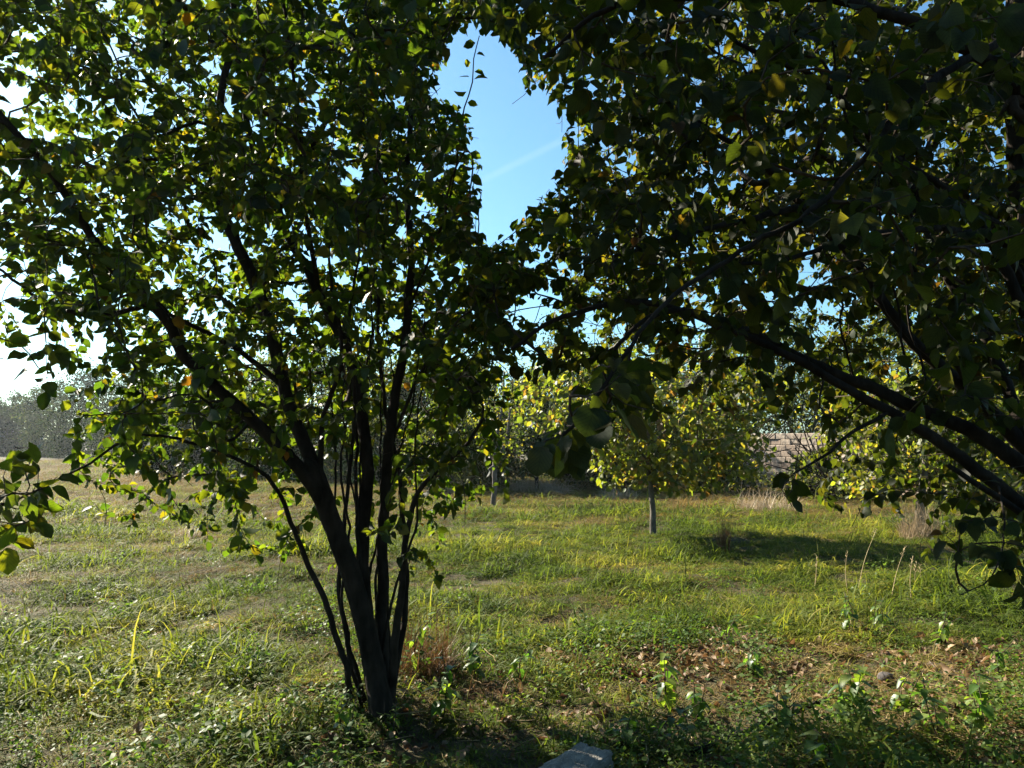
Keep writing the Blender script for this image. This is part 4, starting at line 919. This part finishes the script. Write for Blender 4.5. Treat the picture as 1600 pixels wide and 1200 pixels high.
stalk(1272, 925, 1276, 868, 'thin stalk at the left end of the dry stalks')
stalk(732, 945, 741, 902, 'short pale stalk in the bright grass right of the trunk')

WT = [leaf_template(.085, .045, 5, .38, .8, .3, .7, .10, seed=50 + i, wave=.02) for i in range(3)]
WPAL = [(.05, .10, .022), (.07, .125, .026), (.12, .16, .03)]
def weed(px, py, h, nl, size, label, seed, lean=(.0, .0)):
    h *= 1.2; size *= 1.2; nl = int(nl * 1.3)
    r = np.random.default_rng(seed); b_ = on_ground(px, py); root = tag(empty('weed_plant', b_), label, 'plant')
    pool = [tri_mesh('leaf', tv * size, tf, np.tile(np.array(WPAL[j]) * r.uniform(.85, 1.15), (len(tv), 1)), tu, True, M_WLEAF) for j, (tv, tf, tu) in enumerate(WT)]
    ns = 1 if nl < 9 else 2 if nl < 15 else 3
    for s in range(ns):
        c = catmull([(0, 0, -.02), (lean[0] * .4 + r.normal(0, .03), r.normal(0, .03), h * .5), (lean[0] + r.normal(0, .06), lean[1] + r.normal(0, .06), h * r.uniform(.75, 1.05))], .04)
        link('stem', tri_mesh('stem', *tube(c, np.linspace(.004, .002, len(c)), 5), mat=M_WLEAF if False else M_TWIG), root)
        k = nl // ns
        for i in range(k):
            t = .25 + .75 * (i + .5) / k; q = c[min(len(c) - 1, int(t * (len(c) - 1)))]; az = i * 2.4 + r.normal(0, .3) + s
            T = nz(np.array([math.cos(az), math.sin(az), r.uniform(-.9, .2) if t < .9 else .3])); X = nz(np.cross(T, [0, 0, 1.])); Z = np.cross(X, T)
            o = link('leaf', pool[r.integers(0, 3)], root); sc = r.uniform(.7, 1.2) * (1.15 - .5 * t)
            M = np.eye(4); M[:3, 0], M[:3, 1], M[:3, 2] = X * sc, T * sc, Z * sc; M[:3, 3] = q; o.matrix_local = Matrix(M.tolist())
weed(1042, 1108, .36, 16, 1.25, 'upright nettle-like weed with long hanging sunlit leaves, right of centre', 81)
weed(1092, 1128, .24, 14, 1.0, 'lower yellow-green weed right of the nettle-like one', 82)
weed(1335, 1135, .34, 20, 1.35, 'dark broad-leaved weed standing in the leaf litter', 83)
weed(1468, 1158, .28, 10, 1.2, 'small upright weed with a few hanging leaves near the right corner', 84)
weed(745, 1062, .26, 14, 1.1, 'dark weed in the shade right of the rust-brown clump', 85)
weed(692, 1122, .30, 18, 1.15, 'broad dark weed close to the right of the trunk base', 86)
weed(1292, 1205, .16, 9, 1.6, 'big-leaved weed at the bottom edge', 87)
weed(975, 1168, .16, 8, 1.1, 'bright-leaved weed touching the grey concrete block', 88)
weed(612, 1150, .16, 20, .45, 'tiny pale-leaved herb in front of the trunk base', 89)
weed(1330, 992, .26, 18, .95, 'drooping yellow-lit weed at the bare soil patch', 90)
weed(1372, 985, .24, 14, .85, 'second yellow-lit weed right of the bare soil patch', 91)
weed(815, 1060, .18, 10, .9, 'small weed in the brown mat at the shade edge', 92)
weed(1560, 1060, .22, 14, .8, 'sprawling weed at the right edge of the litter', 93)
weed(545, 1150, .2, 12, .8, 'leafy weed left of the trunk base', 94)
weed(330, 1175, .14, 10, .8, 'low yellow-green weed near the bottom left', 95)
weed(1180, 1060, .24, 14, 1.0, 'spreading green weed left of the small dark stone', 97)
weed(1225, 1165, .26, 14, 1.2, 'shaded broad-leaved weed below the fallen branch', 98)
weed(1415, 1110, .22, 12, 1.1, 'weed in the litter below the small dark stone', 99)
weed(1530, 1150, .30, 16, 1.2, 'tall shaded weed at the lower right corner', 110)
weed(1140, 1010, .20, 12, .9, 'low sunlit weed above the fallen branch at the litter edge', 111)
weed(1470, 1010, .24, 14, .9, 'pale sunlit weed right of the small dark stone', 112)
weed(1060, 1175, .20, 12, 1.1, 'shaded weed between the concrete block and the fallen branch', 113)
weed(655, 1060, .42, 16, .9, 'thin leafy sucker rising beside the rust-brown clump', 96, (.10, .05))

# ------------------------------------------------------------------ concrete block, fallen branch, stone
def concrete_block():
    import bmesh
    bm = bmesh.new(); bmesh.ops.create_cube(bm, size=1.0); bmesh.ops.scale(bm, vec=(.39, .188, .19), verts=bm.verts)
    bmesh.ops.bevel(bm, geom=bm.edges[:], offset=.008, segments=2, affect='EDGES')
    bmesh.ops.subdivide_edges(bm, edges=[e for e in bm.edges if e.calc_length() > .1], cuts=14, use_grid_fill=True)
    for v in bm.verts:
        c_ = v.co.copy(); e_ = sum(1 for a_, h_ in zip(c_, (.195, .094, .095)) if abs(a_) > h_ - .02)
        v.co += Vector(rng.normal(0, .0016, 3)) + Vector((math.sin(c_.y * 40 + 1), math.sin(c_.x * 31), math.sin(c_.x * 23 + c_.y * 37))) * .0022
        if e_ >= 2 and math.sin(c_.x * 57 + c_.y * 91 + c_.z * 73) > .45: v.co *= .965
    me = bpy.data.meshes.new('concrete_block'); bm.to_mesh(me); bm.free()
    m, N, L, out = newmat('rough_concrete'); geo = N.new('ShaderNodeTexCoord')
    def ns(s, dt): 
        q = nnode(N, 'ShaderNodeTexNoise'); q.inputs['Scale'].default_value = s; q.inputs['Detail'].default_value = dt; L.new(geo.outputs['Object'], q.inputs['Vector']); return q.outputs[0]
    a, b_ = ns(14, 6), ns(160, 4); vo = nnode(N, 'ShaderNodeTexVoronoi'); vo.inputs['Scale'].default_value = 90; L.new(geo.outputs['Object'], vo.inputs['Vector'])
    c = mixc(N, L, mathn(N, L, 'MULTIPLY_ADD', a, 2., -.5), (.13, .122, .11), (.30, .285, .26)); c = mixc(N, L, mathn(N, L, 'MULTIPLY_ADD', b_, 3., -1.7), c, (.10, .095, .09))
    p = nnode(N, 'ShaderNodeBsdfPrincipled'); L.new(c, p.inputs['Base Color']); p.inputs['Roughness'].default_value = .9
    bp = nnode(N, 'ShaderNodeBump'); bp.inputs['Strength'].default_value = .9; bp.inputs['Distance'].default_value = .006; L.new(mathn(N, L, 'ADD', b_, vo.outputs[0]), bp.inputs['Height']); L.new(bp.outputs[0], p.inputs['Normal']); L.new(p.outputs[0], out.inputs[0])
    me.materials.append(m); o = tag(link('concrete_block', me), 'rough grey concrete block lying at the bottom edge', 'block')
    o.location = (.274, 3.54, -.004 + float(gh(.274, 3.54))); o.rotation_euler = (R(1.5), R(-1.5), R(51.5))
concrete_block()
def fallen():
    a, b_, c = on_ground(1085, 1180), on_ground(1180, 1150), on_ground(1292, 1106)
    pts = catmull([a + [0, 0, .01], b_ + [0, 0, .045], c + [0, 0, .05]], .03); o0 = a
    root = tag(empty('fallen_branch', a), 'dark fallen branch lying across the leaf litter', 'branch')
    link('stick', tri_mesh('stick', *tube(pts - o0, np.linspace(.024, .013, len(pts)), 9, .08), mat=M_BARK), root)
    for q, e in ((pts[len(pts) // 2], (.10, .12, .05)), (pts[-4], (.16, -.02, .03))): link('side_twig', tri_mesh('side_twig', *tube([q - o0, q - o0 + np.array(e) * .5 + [0, 0, .02], q - o0 + np.array(e)], [.007, .005, .002], 6), mat=M_BARK), root)
fallen()
def stone():
    import bmesh
    bm = bmesh.new(); bmesh.ops.create_icosphere(bm, subdivisions=3, radius=.045)
    for v in bm.verts: v.co = Vector((v.co.x * 1.2, v.co.y, v.co.z * .8)) * (1 + .08 * math.sin(v.co.x * 60) * math.cos(v.co.y * 50 + v.co.z * 40))
    for f in bm.faces: f.smooth = True
    me = bpy.data.meshes.new('stone'); bm.to_mesh(me); bm.free(); me.materials.append(bark_mat('dark_stone', (.05, .045, .045), (.11, .10, .10), 40, .2))
    p = on_ground(1384, 1066); o = tag(link('stone', me), 'small dark rounded stone among the weeds', 'stone'); o.location = p + [0, 0, .03]
stone()
if 0: print('TRIS', sum(len(o.data.polygons) for o in scn.objects if o.type == 'MESH'), 'OBJ', len(scn.objects))
